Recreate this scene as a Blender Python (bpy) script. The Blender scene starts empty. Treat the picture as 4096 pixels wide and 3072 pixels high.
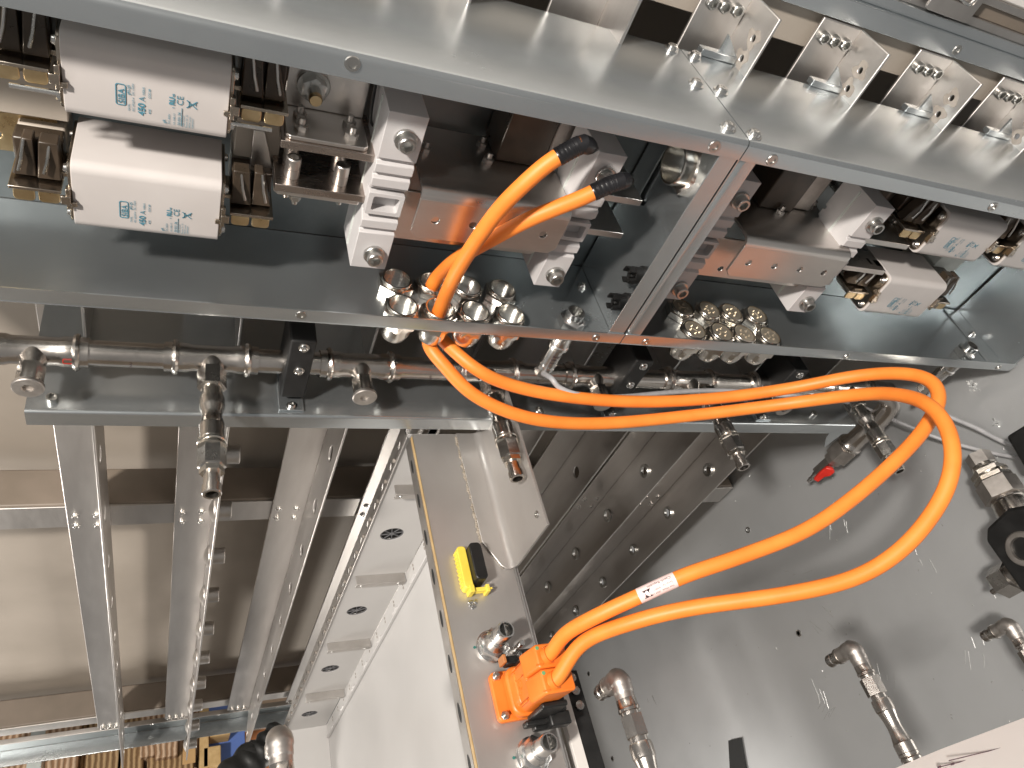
import bpy, bmesh, math, random
from mathutils import Vector as V, Matrix
from mathutils.geometry import tessellate_polygon
random.seed(4)
S = bpy.context.scene
C = S.collection
# ------------------------------------------------------------------ camera
F = 2940.34                                    # focal length in photo pixels (4096 wide)
RIGHT = V((.90854834, -.24126254, .34107521))  # world axes: X along the box, Y into it, Z up the picture
DOWN = V((.03598767, -.76816937, -.63923447))
FWD = V((.41622686, .59304992, -.68923653))
cam = bpy.data.objects.new('camera', bpy.data.cameras.new('camera')); C.objects.link(cam)
cam.matrix_world = Matrix((( RIGHT.x, -DOWN.x, -FWD.x, 0), (RIGHT.y, -DOWN.y, -FWD.y, 0), (RIGHT.z, -DOWN.z, -FWD.z, 0), (0, 0, 0, 1)))
cam.data.sensor_fit = 'HORIZONTAL'; cam.data.sensor_width = 36; cam.data.lens = F/4096*36
cam.data.clip_start = .02; cam.data.clip_end = 60
S.camera = cam
# ------------------------------------------------------------------ room light
w = bpy.data.worlds.new('World'); S.world = w; w.use_nodes = True
w.node_tree.nodes['Background'].inputs[0].default_value = (.62, .60, .575, 1)
w.node_tree.nodes['Background'].inputs[1].default_value = .30
def area(name, loc, aim, size, power, col, sy=None):
    l = bpy.data.lights.new(name, 'AREA'); l.shape = 'RECTANGLE'; l.size = size; l.size_y = sy or size
    l.energy = power; l.color = col
    o = bpy.data.objects.new(name, l); C.objects.link(o); o.location = loc
    o.rotation_euler = (V(aim)-V(loc)).to_track_quat('-Z', 'Y').to_euler()
    return o
area('ceiling_lamp', (-1.75, -.62, 1.40), (.55, .4, -.7), .18, 135, (1, .93, .85), .24)
for k in range(3): area('fill_strip', (-2.8, -.6, .2+1.4*k), (0, -.6, .2+1.4*k), 2.4, 13, (1, .95, .89), .16)  # unseen strip lights, added to give the metal broad highlights
area('far_ceiling_lamp', (-2.0, -.15, -4.0), (.5, .4, -1.9), .6, 48, (1, .94, .87), .9)
area('far_hall_lamp', (1.6, -1.3, -4.4), (-.1, .85, -2.0), .6, 36, (1, .94, .86), .6)
S.view_settings.view_transform = 'Standard'; S.view_settings.look = 'None'
S.view_settings.exposure = .32; S.view_settings.gamma = 1
S.render.engine = 'CYCLES'

# ------------------------------------------------------------------ measuring helpers
def ray(u, v): return RIGHT*((u-2048)/F) + DOWN*((v-1536)/F) + FWD
def at(u, v, X=None, Y=None, Z=None, d=None):
    r = ray(u, v)
    if d is not None: return r*d
    if X is not None: return r*(X/r.x)
    if Y is not None: return r*(Y/r.y)
    return r*(Z/r.z)

# ------------------------------------------------------------------ materials
M = {}
def nt(name):
    m = bpy.data.materials.new(name); m.use_nodes = True; M[name] = m
    t = m.node_tree; b = t.nodes['Principled BSDF']; return m, t, b
def N(t, k, **kw):
    n = t.nodes.new(k)
    for a, v in kw.items():
        if a.startswith('i_'): n.inputs[a[2:].replace('_', ' ')].default_value = v
        else: setattr(n, a, v)
    return n
def ramp(t, stops):
    r = t.nodes.new('ShaderNodeValToRGB'); e = r.color_ramp.elements
    while len(e) < len(stops): e.new(.5)
    for i, (p, c) in enumerate(stops): e[i].position = p; e[i].color = (*c, 1)
    return r
def metal(name, c1, c2, rough=.3, var=.12, scale=9, stretch=(1, 1, 1), bump=.02, scratch=.0, metallic=1.0, fine=160):
    m, t, b = nt(name); L = t.links
    tc = N(t, 'ShaderNodeTexCoord'); mp = N(t, 'ShaderNodeMapping'); mp.inputs['Scale'].default_value = stretch
    L.new(tc.outputs['Object'], mp.inputs[0])
    n1 = N(t, 'ShaderNodeTexNoise', i_Scale=scale, i_Detail=6., i_Roughness=.6); L.new(mp.outputs[0], n1.inputs['Vector'])
    r = ramp(t, [(.32, c1), (.68, c2)]); L.new(n1.outputs['Fac'], r.inputs[0])
    n2 = N(t, 'ShaderNodeTexNoise', i_Scale=fine, i_Detail=3.); L.new(mp.outputs[0], n2.inputs['Vector'])
    ma = N(t, 'ShaderNodeMath', operation='MULTIPLY_ADD'); ma.inputs[1].default_value = var*2; ma.inputs[2].default_value = rough-var
    L.new(n1.outputs['Fac'], ma.inputs[0])
    mb = N(t, 'ShaderNodeMath', operation='MULTIPLY_ADD'); mb.inputs[1].default_value = var*.7
    L.new(n2.outputs['Fac'], mb.inputs[0]); L.new(ma.outputs[0], mb.inputs[2])
    col = r.outputs[0]
    if scratch:
        w_ = N(t, 'ShaderNodeMapping'); w_.inputs['Scale'].default_value = (1.2, 55, 1.2); w_.inputs['Rotation'].default_value = (.4, .3, .5)
        L.new(tc.outputs['Object'], w_.inputs[0])
        n3 = N(t, 'ShaderNodeTexNoise', i_Scale=9., i_Detail=4., i_Distortion=.6); L.new(w_.outputs[0], n3.inputs['Vector'])
        r3 = ramp(t, [(.64, (0, 0, 0)), (.74, (1, 1, 1))]); L.new(n3.outputs['Fac'], r3.inputs[0])
        mx = N(t, 'ShaderNodeMixRGB'); mx.inputs['Color2'].default_value = (.8, .8, .78, 1)
        mu = N(t, 'ShaderNodeMath', operation='MULTIPLY'); mu.inputs[1].default_value = scratch
        L.new(r3.outputs[0], mu.inputs[0]); L.new(mu.outputs[0], mx.inputs[0]); L.new(col, mx.inputs['Color1']); col = mx.outputs[0]
    L.new(col, b.inputs['Base Color']); L.new(mb.outputs[0], b.inputs['Roughness'])
    b.inputs['Metallic'].default_value = metallic
    if bump:
        bp = N(t, 'ShaderNodeBump', i_Strength=bump, i_Distance=.004)
        ad = N(t, 'ShaderNodeMath', operation='MULTIPLY_ADD'); ad.inputs[1].default_value = .25
        L.new(n2.outputs['Fac'], ad.inputs[0]); L.new(n1.outputs['Fac'], ad.inputs[2]); L.new(ad.outputs[0], bp.inputs['Height']); L.new(bp.outputs[0], b.inputs['Normal'])
    return m
def plain(name, c1, c2=None, rough=.5, scale=40, bump=.05, spec=.5, coat=0, stretch=(1, 1, 1)):
    m, t, b = nt(name); L = t.links; c2 = c2 or tuple(x*.82 for x in c1)
    tc = N(t, 'ShaderNodeTexCoord'); mp = N(t, 'ShaderNodeMapping'); mp.inputs['Scale'].default_value = stretch; L.new(tc.outputs['Object'], mp.inputs[0])
    n1 = N(t, 'ShaderNodeTexNoise', i_Scale=float(scale), i_Detail=5.); L.new(mp.outputs[0], n1.inputs['Vector'])
    r = ramp(t, [(.35, c2), (.65, c1)]); L.new(n1.outputs['Fac'], r.inputs[0]); L.new(r.outputs[0], b.inputs['Base Color'])
    ma = N(t, 'ShaderNodeMath', operation='MULTIPLY_ADD'); ma.inputs[1].default_value = .16; ma.inputs[2].default_value = rough-.08
    L.new(n1.outputs['Fac'], ma.inputs[0]); L.new(ma.outputs[0], b.inputs['Roughness'])
    b.inputs['Specular IOR Level'].default_value = spec; b.inputs['Coat Weight'].default_value = coat
    if bump:
        n2 = N(t, 'ShaderNodeTexNoise', i_Scale=scale*9., i_Detail=3.); L.new(mp.outputs[0], n2.inputs['Vector'])
        bp = N(t, 'ShaderNodeBump', i_Strength=bump, i_Distance=.001); L.new(n2.outputs['Fac'], bp.inputs['Height']); L.new(bp.outputs[0], b.inputs['Normal'])
    return m
metal('galv', (.50, .535, .555), (.61, .645, .66), rough=.23, var=.06, scale=7, stretch=(.5, 1, 1), bump=.012, metallic=.90)
metal('galv_floor', (.60, .615, .625), (.66, .675, .685), rough=.38, var=.05, scale=4, bump=.012, metallic=.66)
metal('raw_steel', (.50, .475, .45), (.63, .605, .58), rough=.40, var=.10, scale=14, stretch=(1, 1, .25), bump=.05)
metal('plate_steel', (.46, .435, .415), (.55, .53, .51), rough=.36, var=.08, scale=6, stretch=(1, .5, 1), bump=.03, metallic=.72)
metal('rail_steel', (.56, .53, .505), (.70, .675, .65), rough=.34, var=.08, scale=12, stretch=(1, 1, .2), bump=.05, metallic=.93)
metal('pipe_steel', (.55, .51, .47), (.68, .64, .60), rough=.20, var=.08, scale=22, bump=.06)
metal('nickel', (.70, .66, .60), (.78, .74, .68), rough=.20, var=.06, scale=30, bump=.0)
metal('plug_nickel', (.56, .50, .40), (.68, .62, .52), rough=.32, var=.06, scale=40, bump=.03, metallic=.8)  # brassy tint puts the plugs' warm reflections into the colour
metal('zinc_bolt', (.46, .46, .44), (.60, .59, .57), rough=.25, var=.1, scale=60, bump=.03)
metal('chrome_nut', (.70, .69, .67), (.80, .79, .77), rough=.22, var=.05, scale=40, bump=.0)
metal('tin_copper', (.64, .605, .575), (.75, .72, .69), rough=.28, var=.1, scale=16, stretch=(.3, 1, 1), bump=.04)
metal('bus_bar', (.40, .345, .31), (.52, .46, .42), rough=.24, var=.08, scale=20, stretch=(.3, 1, 1), bump=.02)
metal('brass', (.62, .46, .25), (.78, .62, .38), rough=.27, var=.08, scale=50, bump=.03)
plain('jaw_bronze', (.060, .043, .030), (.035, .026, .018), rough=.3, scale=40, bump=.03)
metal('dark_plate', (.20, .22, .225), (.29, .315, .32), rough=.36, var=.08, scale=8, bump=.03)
metal('end_plate', (.40, .35, .29), (.56, .50, .43), rough=.20, var=.08, scale=24, bump=.04)
metal('gunmetal', (.40, .38, .36), (.54, .52, .49), rough=.24, var=.06, scale=30, bump=.0)
metal('cast_steel', (.42, .39, .365), (.55, .52, .49), rough=.44, var=.08, scale=60, bump=.12)
plain('ceramic', (.535, .505, .49), (.50, .47, .455), rough=.36, scale=14, bump=.03)
plain('insulator', (.53, .515, .515), (.49, .475, .475), rough=.52, scale=20, bump=.08)
plain('orange', (.88, .25, .036), (.81, .215, .028), rough=.50, scale=26, bump=.10)
plain('orange_plastic', (.80, .205, .028), (.73, .17, .020), rough=.42, scale=30, bump=.04)
plain('orange_shade', (.50, .10, .010), (.44, .085, .008), rough=.5)
plain('tape', (.014, .014, .016), (.008, .008, .009), rough=.30, scale=40, bump=.25)
plain('black_plastic', (.012, .012, .012), (.007, .007, .007), rough=.42, scale=50, bump=.06)
plain('clamp_black', (.010, .010, .010), (.006, .006, .006), rough=.6, scale=60, bump=.15)
plain('white_paint', (.55, .54, .53), (.51, .50, .49), rough=.36, scale=5, bump=.06)
plain('wall_paint', (.43, .38, .325), (.37, .325, .275), rough=.55, scale=5, bump=.10)
plain('brown_and_shade', (.22, .18, .145), (.17, .14, .11), rough=.5, scale=8, bump=.05)
plain('cover_white', (.72, .69, .66), (.66, .63, .60), rough=.5, scale=5, bump=.05)
plain('ink', (.085, .25, .33), (.065, .20, .27), rough=.6, scale=30, bump=0)
plain('ink_dark', (.06, .03, .04), (.05, .03, .035), rough=.6, scale=30, bump=0)
plain('red_handle', (.62, .03, .018), (.52, .02, .012), rough=.4, scale=40)
plain('yellow_plastic', (.84, .66, .10), (.76, .58, .07), rough=.42, scale=40)
plain('grey_sheath', (.20, .195, .21), (.15, .15, .16), rough=.42, scale=60)
plain('grey_sheath_light', (.40, .40, .41), (.33, .33, .34), rough=.42, scale=60)
plain('label_pink', (.78, .64, .62), (.74, .60, .58), rough=.38, scale=20, bump=0)
plain('paper', (.74, .70, .68), (.70, .66, .64), rough=.6, scale=8)
plain('gold_edge', (.50, .36, .18), (.42, .29, .14), rough=.5, scale=60)
plain('green_dot', (.13, .36, .16), rough=.5)
plain('teal_mark', (.02, .16, .14), rough=.5)
plain('blue_sheet', (.14, .24, .62), (.10, .18, .50), rough=.42, scale=3)
plain('brown_panel', (.42, .16, .05), (.36, .13, .04), rough=.6, scale=6)
plain('beige_panel', (.68, .50, .36), (.62, .45, .32), rough=.6, scale=6)
plain('rubber', (.014, .015, .015), (.009, .010, .010), rough=.5, scale=18, bump=.3)
plain('vent_grey', (.15, .15, .16), rough=.5, scale=60)
plain('hole_dark', (.010, .010, .010), rough=.6, bump=0)
plain('weld', (.34, .30, .25), (.22, .19, .15), rough=.5, scale=120, bump=.6)
plain('stain', (.30, .27, .24), (.22, .195, .17), rough=.5, scale=90, bump=.2)
plain('gasket', (.62, .66, .63), rough=.6)
plain('blue_grey', (.16, .25, .30), rough=.5)
def cardboard(name, c1, c2, sc, axis):
    m, t, b = nt(name); L = t.links
    tc = N(t, 'ShaderNodeTexCoord'); wv = N(t, 'ShaderNodeTexWave', i_Scale=sc, i_Distortion=2.2, i_Detail=3.); wv.bands_direction = axis
    wv.inputs['Detail Scale'].default_value = 1.5
    L.new(tc.outputs['Object'], wv.inputs['Vector']); r = ramp(t, [(.15, c1), (.8, c2)]); L.new(wv.outputs['Fac'], r.inputs[0])
    L.new(r.outputs[0], b.inputs['Base Color']); b.inputs['Roughness'].default_value = .8
    bp = N(t, 'ShaderNodeBump', i_Strength=.6, i_Distance=.01); L.new(wv.outputs['Fac'], bp.inputs['Height']); L.new(bp.outputs[0], b.inputs['Normal'])
cardboard('board_edge', (.20, .115, .05), (.50, .34, .18), 16, 'X')
cardboard('board_edge_pale', (.30, .17, .09), (.66, .47, .32), 16, 'X')
plain('board_face', (.58, .36, .16), (.52, .31, .13), rough=.8, scale=12)
plain('board_pale', (.66, .46, .22), (.56, .37, .16), rough=.8, scale=40, bump=.6)

# ------------------------------------------------------------------ mesh builder
def frame(d):
    d = V(d).normalized(); a = V((0, 0, 1)) if abs(d.z) < .9 else V((1, 0, 0))
    x = a.cross(d).normalized(); return x, d.cross(x), d
class MB:
    def __init__(s): s.v = []; s.f = []
    def add(s, vs, fs):
        k = len(s.v); s.v += [V(p) for p in vs]; s.f += [tuple(i+k for i in f) for f in fs]; return s
    def box(s, lo, hi):
        x0, y0, z0 = [min(a, b) for a, b in zip(lo, hi)]; x1, y1, z1 = [max(a, b) for a, b in zip(lo, hi)]
        return s.add([(x0,y0,z0),(x1,y0,z0),(x1,y1,z0),(x0,y1,z0),(x0,y0,z1),(x1,y0,z1),(x1,y1,z1),(x0,y1,z1)],
                     [(0,3,2,1),(4,5,6,7),(0,1,5,4),(1,2,6,5),(2,3,7,6),(3,0,4,7)])
    def obox(s, c, A, B, Cc):
        c = V(c); A, B, Cc = V(A), V(B), V(Cc)
        vs = [c+A*i+B*j+Cc*k for k in (-1, 1) for i, j in ((-1,-1),(1,-1),(1,1),(-1,1))]
        return s.add(vs, [(0,3,2,1),(4,5,6,7),(0,1,5,4),(1,2,6,5),(2,3,7,6),(3,0,4,7)])
    def prism(s, poly, o, A, B, E, holes=()):
        """poly (and holes) in plane A,B at o, extruded by vector E"""
        o, A, B, E = V(o), V(A), V(B), V(E)
        loops = [list(poly)] + [list(h) for h in holes]
        flat = [p for l in loops for p in l]; n = len(flat)
        vs = [o+A*p[0]+B*p[1] for p in flat]; vs += [p+E for p in vs]; fs = []
        if holes:
            tr = tessellate_polygon([[V((p[0], p[1], 0)) for p in l] for l in loops])
            fs += [tuple(x) for x in tr] + [tuple(i+n for i in reversed(x)) for x in tr]
        else: fs += [tuple(range(n)), tuple(range(2*n-1, n-1, -1))]
        k = 0
        for l in loops:
            m = len(l)
            for i in range(m): j = (i+1) % m; fs.append((k+i, k+j, k+j+n, k+i+n))
            k += m
        return s.add(vs, fs)
    def lathe(s, o, d, prof, n=24, rot=0):
        """prof: (h, r) or (h, r, 6) for hexagon of apothem r"""
        x, y, z = frame(d); o = V(o); k = len(s.v); m = len(prof)
        for p in prof:
            for i in range(n):
                a = rot+2*math.pi*i/n; r = p[1]
                if len(p) > 2:
                    b = (2*math.pi*i/n) % (math.pi/3); r = r/math.cos(b-math.pi/6)
                s.v.append(o+z*p[0]+x*(r*math.cos(a))+y*(r*math.sin(a)))
        for j in range(m-1):
            for i in range(n):
                i2 = (i+1) % n; s.f.append((k+j*n+i, k+j*n+i2, k+(j+1)*n+i2, k+(j+1)*n+i))
        if prof[0][1] > 1e-6: s.f.append(tuple(k+i for i in reversed(range(n))))
        if prof[-1][1] > 1e-6: s.f.append(tuple(k+(m-1)*n+i for i in range(n)))
        return s
    def cyl(s, p0, p1, r, r2=None, n=20):
        p0, p1 = V(p0), V(p1); return s.lathe(p0, p1-p0, [(0, r), ((p1-p0).length, r if r2 is None else r2)], n)
    def ring(s, o, d, prof, n=24, rot=0):
        """closed profile"""
        k0 = len(s.f); m = len(prof); k = len(s.v)
        s.lathe(o, d, prof, n, rot)
        s.f = s.f[:k0] + [f for f in s.f[k0:] if len(f) == 4 or n == 4]
        for i in range(n):
            i2 = (i+1) % n; s.f.append((k+(m-1)*n+i, k+(m-1)*n+i2, k+i2, k+i))
        return s
    def tube(s, pts, r, n=16, caps=True):
        pts = [V(p) for p in pts]; k = len(s.v); m = len(pts)
        t0 = (pts[1]-pts[0]).normalized(); x = frame(t0)[0]
        for i, p in enumerate(pts):
            t = (pts[min(i+1, m-1)]-pts[max(i-1, 0)]).normalized()
            x = (x-t*x.dot(t)).normalized(); y = t.cross(x); rr = r[i] if isinstance(r, (list, tuple)) else r
            for j in range(n):
                a = 2*math.pi*j/n; s.v.append(p+x*(rr*math.cos(a))+y*(rr*math.sin(a)))
        for i in range(m-1):
            for j in range(n):
                j2 = (j+1) % n; s.f.append((k+i*n+j, k+i*n+j2, k+(i+1)*n+j2, k+(i+1)*n+j))
        if caps: s.f.append(tuple(k+j for j in reversed(range(n)))); s.f.append(tuple(k+(m-1)*n+j for j in range(n)))
        return s
    def sphere(s, c, r, n=14, sc=(1, 1, 1)):
        c = V(c); k = len(s.v); s.v.append(c+V((0, 0, -r*sc[2])))
        for i in range(1, n//2):
            ph = -math.pi/2+math.pi*i/(n//2)
            for j in range(n):
                a = 2*math.pi*j/n; s.v.append(c+V((r*sc[0]*math.cos(ph)*math.cos(a), r*sc[1]*math.cos(ph)*math.sin(a), r*sc[2]*math.sin(ph))))
        s.v.append(c+V((0, 0, r*sc[2]))); R_ = n//2-1
        for j in range(n): s.f.append((k, k+1+(j+1) % n, k+1+j)); s.f.append((len(s.v)-1, k+1+(R_-1)*n+j, k+1+(R_-1)*n+(j+1) % n))
        for i in range(R_-1):
            for j in range(n): s.f.append((k+1+i*n+j, k+1+i*n+(j+1) % n, k+1+(i+1)*n+(j+1) % n, k+1+(i+1)*n+j))
        return s
    def mesh(s, name, mat, ang=32):
        me = bpy.data.meshes.new(name); me.from_pydata([tuple(p) for p in s.v], [], s.f)
        b = bmesh.new(); b.from_mesh(me); bmesh.ops.recalc_face_normals(b, faces=b.faces); b.to_mesh(me); b.free()
        me.materials.append(M[mat])
        for p in me.polygons: p.use_smooth = True
        me.set_sharp_from_angle(angle=math.radians(ang)); return me
def circ(cx, cy, r, n=16, rx=None): return [(cx+(rx or r)*math.cos(2*math.pi*i/n), cy+r*math.sin(2*math.pi*i/n)) for i in range(n)]
def rrect(x0, y0, x1, y1, r, n=5):
    out = []
    for cx, cy, a0 in ((x1-r, y1-r, 0), (x0+r, y1-r, 90), (x0+r, y0+r, 180), (x1-r, y0+r, 270)):
        for i in range(n+1): a = math.radians(a0+90*i/n); out.append((cx+r*math.cos(a), cy+r*math.sin(a)))
    return out
def spline(pts, k=10):
    pts = [V(p) for p in pts]; P = [pts[0]*2-pts[1]]+pts+[pts[-1]*2-pts[-2]]; out = []
    for i in range(1, len(P)-2):
        for j in range(k):
            t = j/k; a, b, c, d = P[i-1:i+3]
            out.append(.5*((2*b)+(c-a)*t+(2*a-5*b+4*c-d)*t*t+(3*b-a-3*c+d)*t**3))
    return out+[pts[-1]]
def smooth(pts, it=3):
    for _ in range(it): pts = [pts[0]]+[(pts[i-1]+pts[i]*2+pts[i+1])*.25 for i in range(1, len(pts)-1)]+[pts[-1]]
    return pts

# ------------------------------------------------------------------ objects
def tag(o, label=None, cat=None, group=None, kind=None):
    if label: o['label'] = label
    if cat: o['category'] = cat
    if group: o['group'] = group
    if kind: o['kind'] = kind
    return o
def thing(name, label, cat, loc=(0, 0, 0), group=None):
    o = bpy.data.objects.new(name, None); o.empty_display_size = .02; C.objects.link(o); o.location = loc
    return tag(o, label, cat, group)
def wloc(p):
    l = V(p.location)
    while p.parent: p = p.parent; l = l + V(p.location)
    return l
def part(name, mb, mat, parent=None, bevel=0, local=False, label=None, ang=32, seg=2):
    me = mb if isinstance(mb, bpy.types.Mesh) else mb.mesh(name, mat, ang)
    o = bpy.data.objects.new(name, me); C.objects.link(o)
    if parent:
        o.parent = parent
        if not local:                                    # mesh written in world coordinates
            if parent.type == 'EMPTY': o.matrix_parent_inverse = Matrix.Translation(-wloc(parent))
    if bevel:
        b = o.modifiers.new('bevel', 'BEVEL'); b.width = bevel; b.segments = seg; b.limit_method = 'ANGLE'; b.angle_limit = math.radians(40)
        b.harden_normals = False
    if label: o['label'] = label
    return o
def single(name, mb, mat, label, cat, group=None, bevel=0, ang=32):
    return tag(part(name, mb, mat, None, bevel, ang=ang), label, cat, group)
def struct(name, mb, mat, bevel=0, parent=None): return tag(part(name, mb, mat, parent, bevel), kind='structure')
def copy_tree(o, parent=None):
    c = o.copy(); C.objects.link(c)
    if parent: c.parent = parent
    for ch in list(o.children): copy_tree(ch, c)
    return c
def place(name, me, p, d, parent, scale=1.0, label=None, roll=0):
    """a shared kit mesh (modelled along +Z) put at world point p along direction d"""
    o = bpy.data.objects.new(name, me); C.objects.link(o)
    x, y, z = frame(d); R = Matrix((x, y, z)).transposed().to_4x4()
    o.matrix_local = Matrix.Translation(V(p)) @ R @ Matrix.Rotation(roll, 4, 'Z') @ Matrix.Scale(scale, 4)
    if parent:
        o.parent = parent
        if parent.type == 'EMPTY': o.matrix_parent_inverse = Matrix.Translation(-wloc(parent))
        else: pass
    if label: o['label'] = label
    return o
NY = V((0, -1, 0)); PZ = V((0, 0, 1)); PX = V((1, 0, 0)); PY = V((0, 1, 0)); NX = -PX; NZ = -PZ
# kit (unit: radius 1 -> scale)
def kit_socket():
    b = MB(); b.lathe((0,0,0), PZ, [(0, 1), (.95, 1), (1.08, .9), (1.08, .60, 6), (.30, .58, 6), (.25, 0)], 24); return b.mesh('socket_bolt', 'zinc_bolt')
def kit_nutstud(mat):
    b = MB(); b.lathe((0,0,0), PZ, [(0, 1.0, 6), (.85, 1.0, 6), (.95, .88), (.95, .58), (1.9, .58), (2.05, .48), (2.05, 0)], 24); return b.mesh('nut', mat)
def kit_pan():
    b = MB(); b.lathe((0,0,0), PZ, [(0, 1.25), (.18, 1.25), (.18, .95), (.7, .9), (.85, .7), (.85, .42, 6), (.5, .38, 6), (.45, 0)], 24); return b.mesh('screw', 'chrome_nut')
def kit_rivnut():
    b = MB(); b.lathe((0,0,0), PZ, [(0, 1.25), (.22, 1.15), (.22, .72), (-.8, .68), (-.8, 0)], 20); return b.mesh('rivet_nut', 'zinc_bolt')
def kit_washer():
    b = MB(); b.ring((0,0,0), PZ, [(0, 1.0), (.28, 1.0), (.34, .95), (.34, .62), (0, .62)], 28); return b.mesh('washer', 'zinc_bolt')
K = dict(socket=kit_socket(), nut=kit_nutstud('zinc_bolt'), nutb=kit_nutstud('raw_steel'), pan=kit_pan(), riv=kit_rivnut(), washer=kit_washer())
def text(s, o, xd, yd, size, mat, parent, name='print', bold=0):
    cu = bpy.data.curves.new('t', 'FONT'); cu.body = s; cu.size = size; cu.resolution_u = 3; cu.offset = bold*size
    t = bpy.data.objects.new('t', cu); C.objects.link(t)
    me = bpy.data.meshes.new_from_object(t); bpy.data.objects.remove(t); bpy.data.curves.remove(cu)
    xd, yd = V(xd), V(yd); z = xd.cross(yd)
    for v in me.vertices: v.co = V(o)+xd*v.co.x+yd*v.co.y+z*.00025
    me.materials.clear(); me.materials.append(M[mat]); me.name = name
    return part(name, me, mat, parent)
def outline(name, poly, inner, o, A, B, mat, parent):
    return part(name, MB().prism(poly, o, A, B, V(A).cross(V(B))*.00025, [inner]), mat, parent)

# ================================================================== THE SETTING
YW = .95
fl = struct('floor', MB().box((1.42, -.5, -2.75), (1.424, .93, -.35)), 'galv_floor')
wall = struct('wall', MB().box((-.9, YW, -2.72), (1.42, YW+.004, -.05)), 'wall_paint')
# floor fasteners
for i, (u, v) in enumerate([(2992, 2120), (3195, 2533), (2355, 2695), (2450, 3035), (3005, 2130)][:4]):
    p = at(u, v, X=1.42); place('rivet', K['riv'], p, NX, fl, .007)
# the rack's other side, behind the picture's lower edge (it closes the rack)
struct('rack_side', MB().box((-.9, -.36, -2.72), (1.42, -.356, -1.0)), 'wall_paint')

struct('light_block', MB().box((.90, -.36, -2.765), (1.42, .93, -2.76)), 'wall_paint')  # unseen panel added to keep the far lamp off the lower rails
# cross tubes of the rack behind the rails
def xtube(name, z0, z1, y0, label, front='raw_steel'):
    t = thing(name, label, 'frame tube', (.2, y0, z0))
    part('tube_body', MB().box((-.9, y0+.004, z0), (1.41, y0+.085, z1)), 'brown_and_shade', t, .004)  # dark brown puts the shade on the tube's top face into colour
    part('front_strip', MB().box((-.9, y0, z0+.002), (1.41, y0+.004, z1-.002)), front, t, .001)
    return t
ZM1 = -1.372; ZM0 = -1.449
xtube('cross_tube', ZM0, ZM1, .836, 'long steel cross tube behind the slotted rails, halfway down their length')
xtube('cross_tube', -2.66, -2.60, .846, 'steel cross tube behind the far ends of the slotted rails')
xtube('cross_tube', -.262, -.2125, .846, 'beige cross tube behind the upper ends of the folded rails', 'wall_paint')
# far end beam
t = thing('end_beam', 'dark galvanised beam across the far ends of the slotted rails', 'beam', (0, .84, -2.72))
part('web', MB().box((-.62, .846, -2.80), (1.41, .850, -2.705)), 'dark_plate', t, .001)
part('lower_lip', MB().box((-.62, .80, -2.803), (1.41, .846, -2.799)), 'galv', t, .001)
part('upper_lip', MB().box((-.62, .835, -2.705), (1.41, .85, -2.701)), 'raw_steel', t, .001)
for x in (-.52, -.03, .17, .36): place('screw', K['pan'], (x, .846, -2.73), NY, t, .006)

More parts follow.
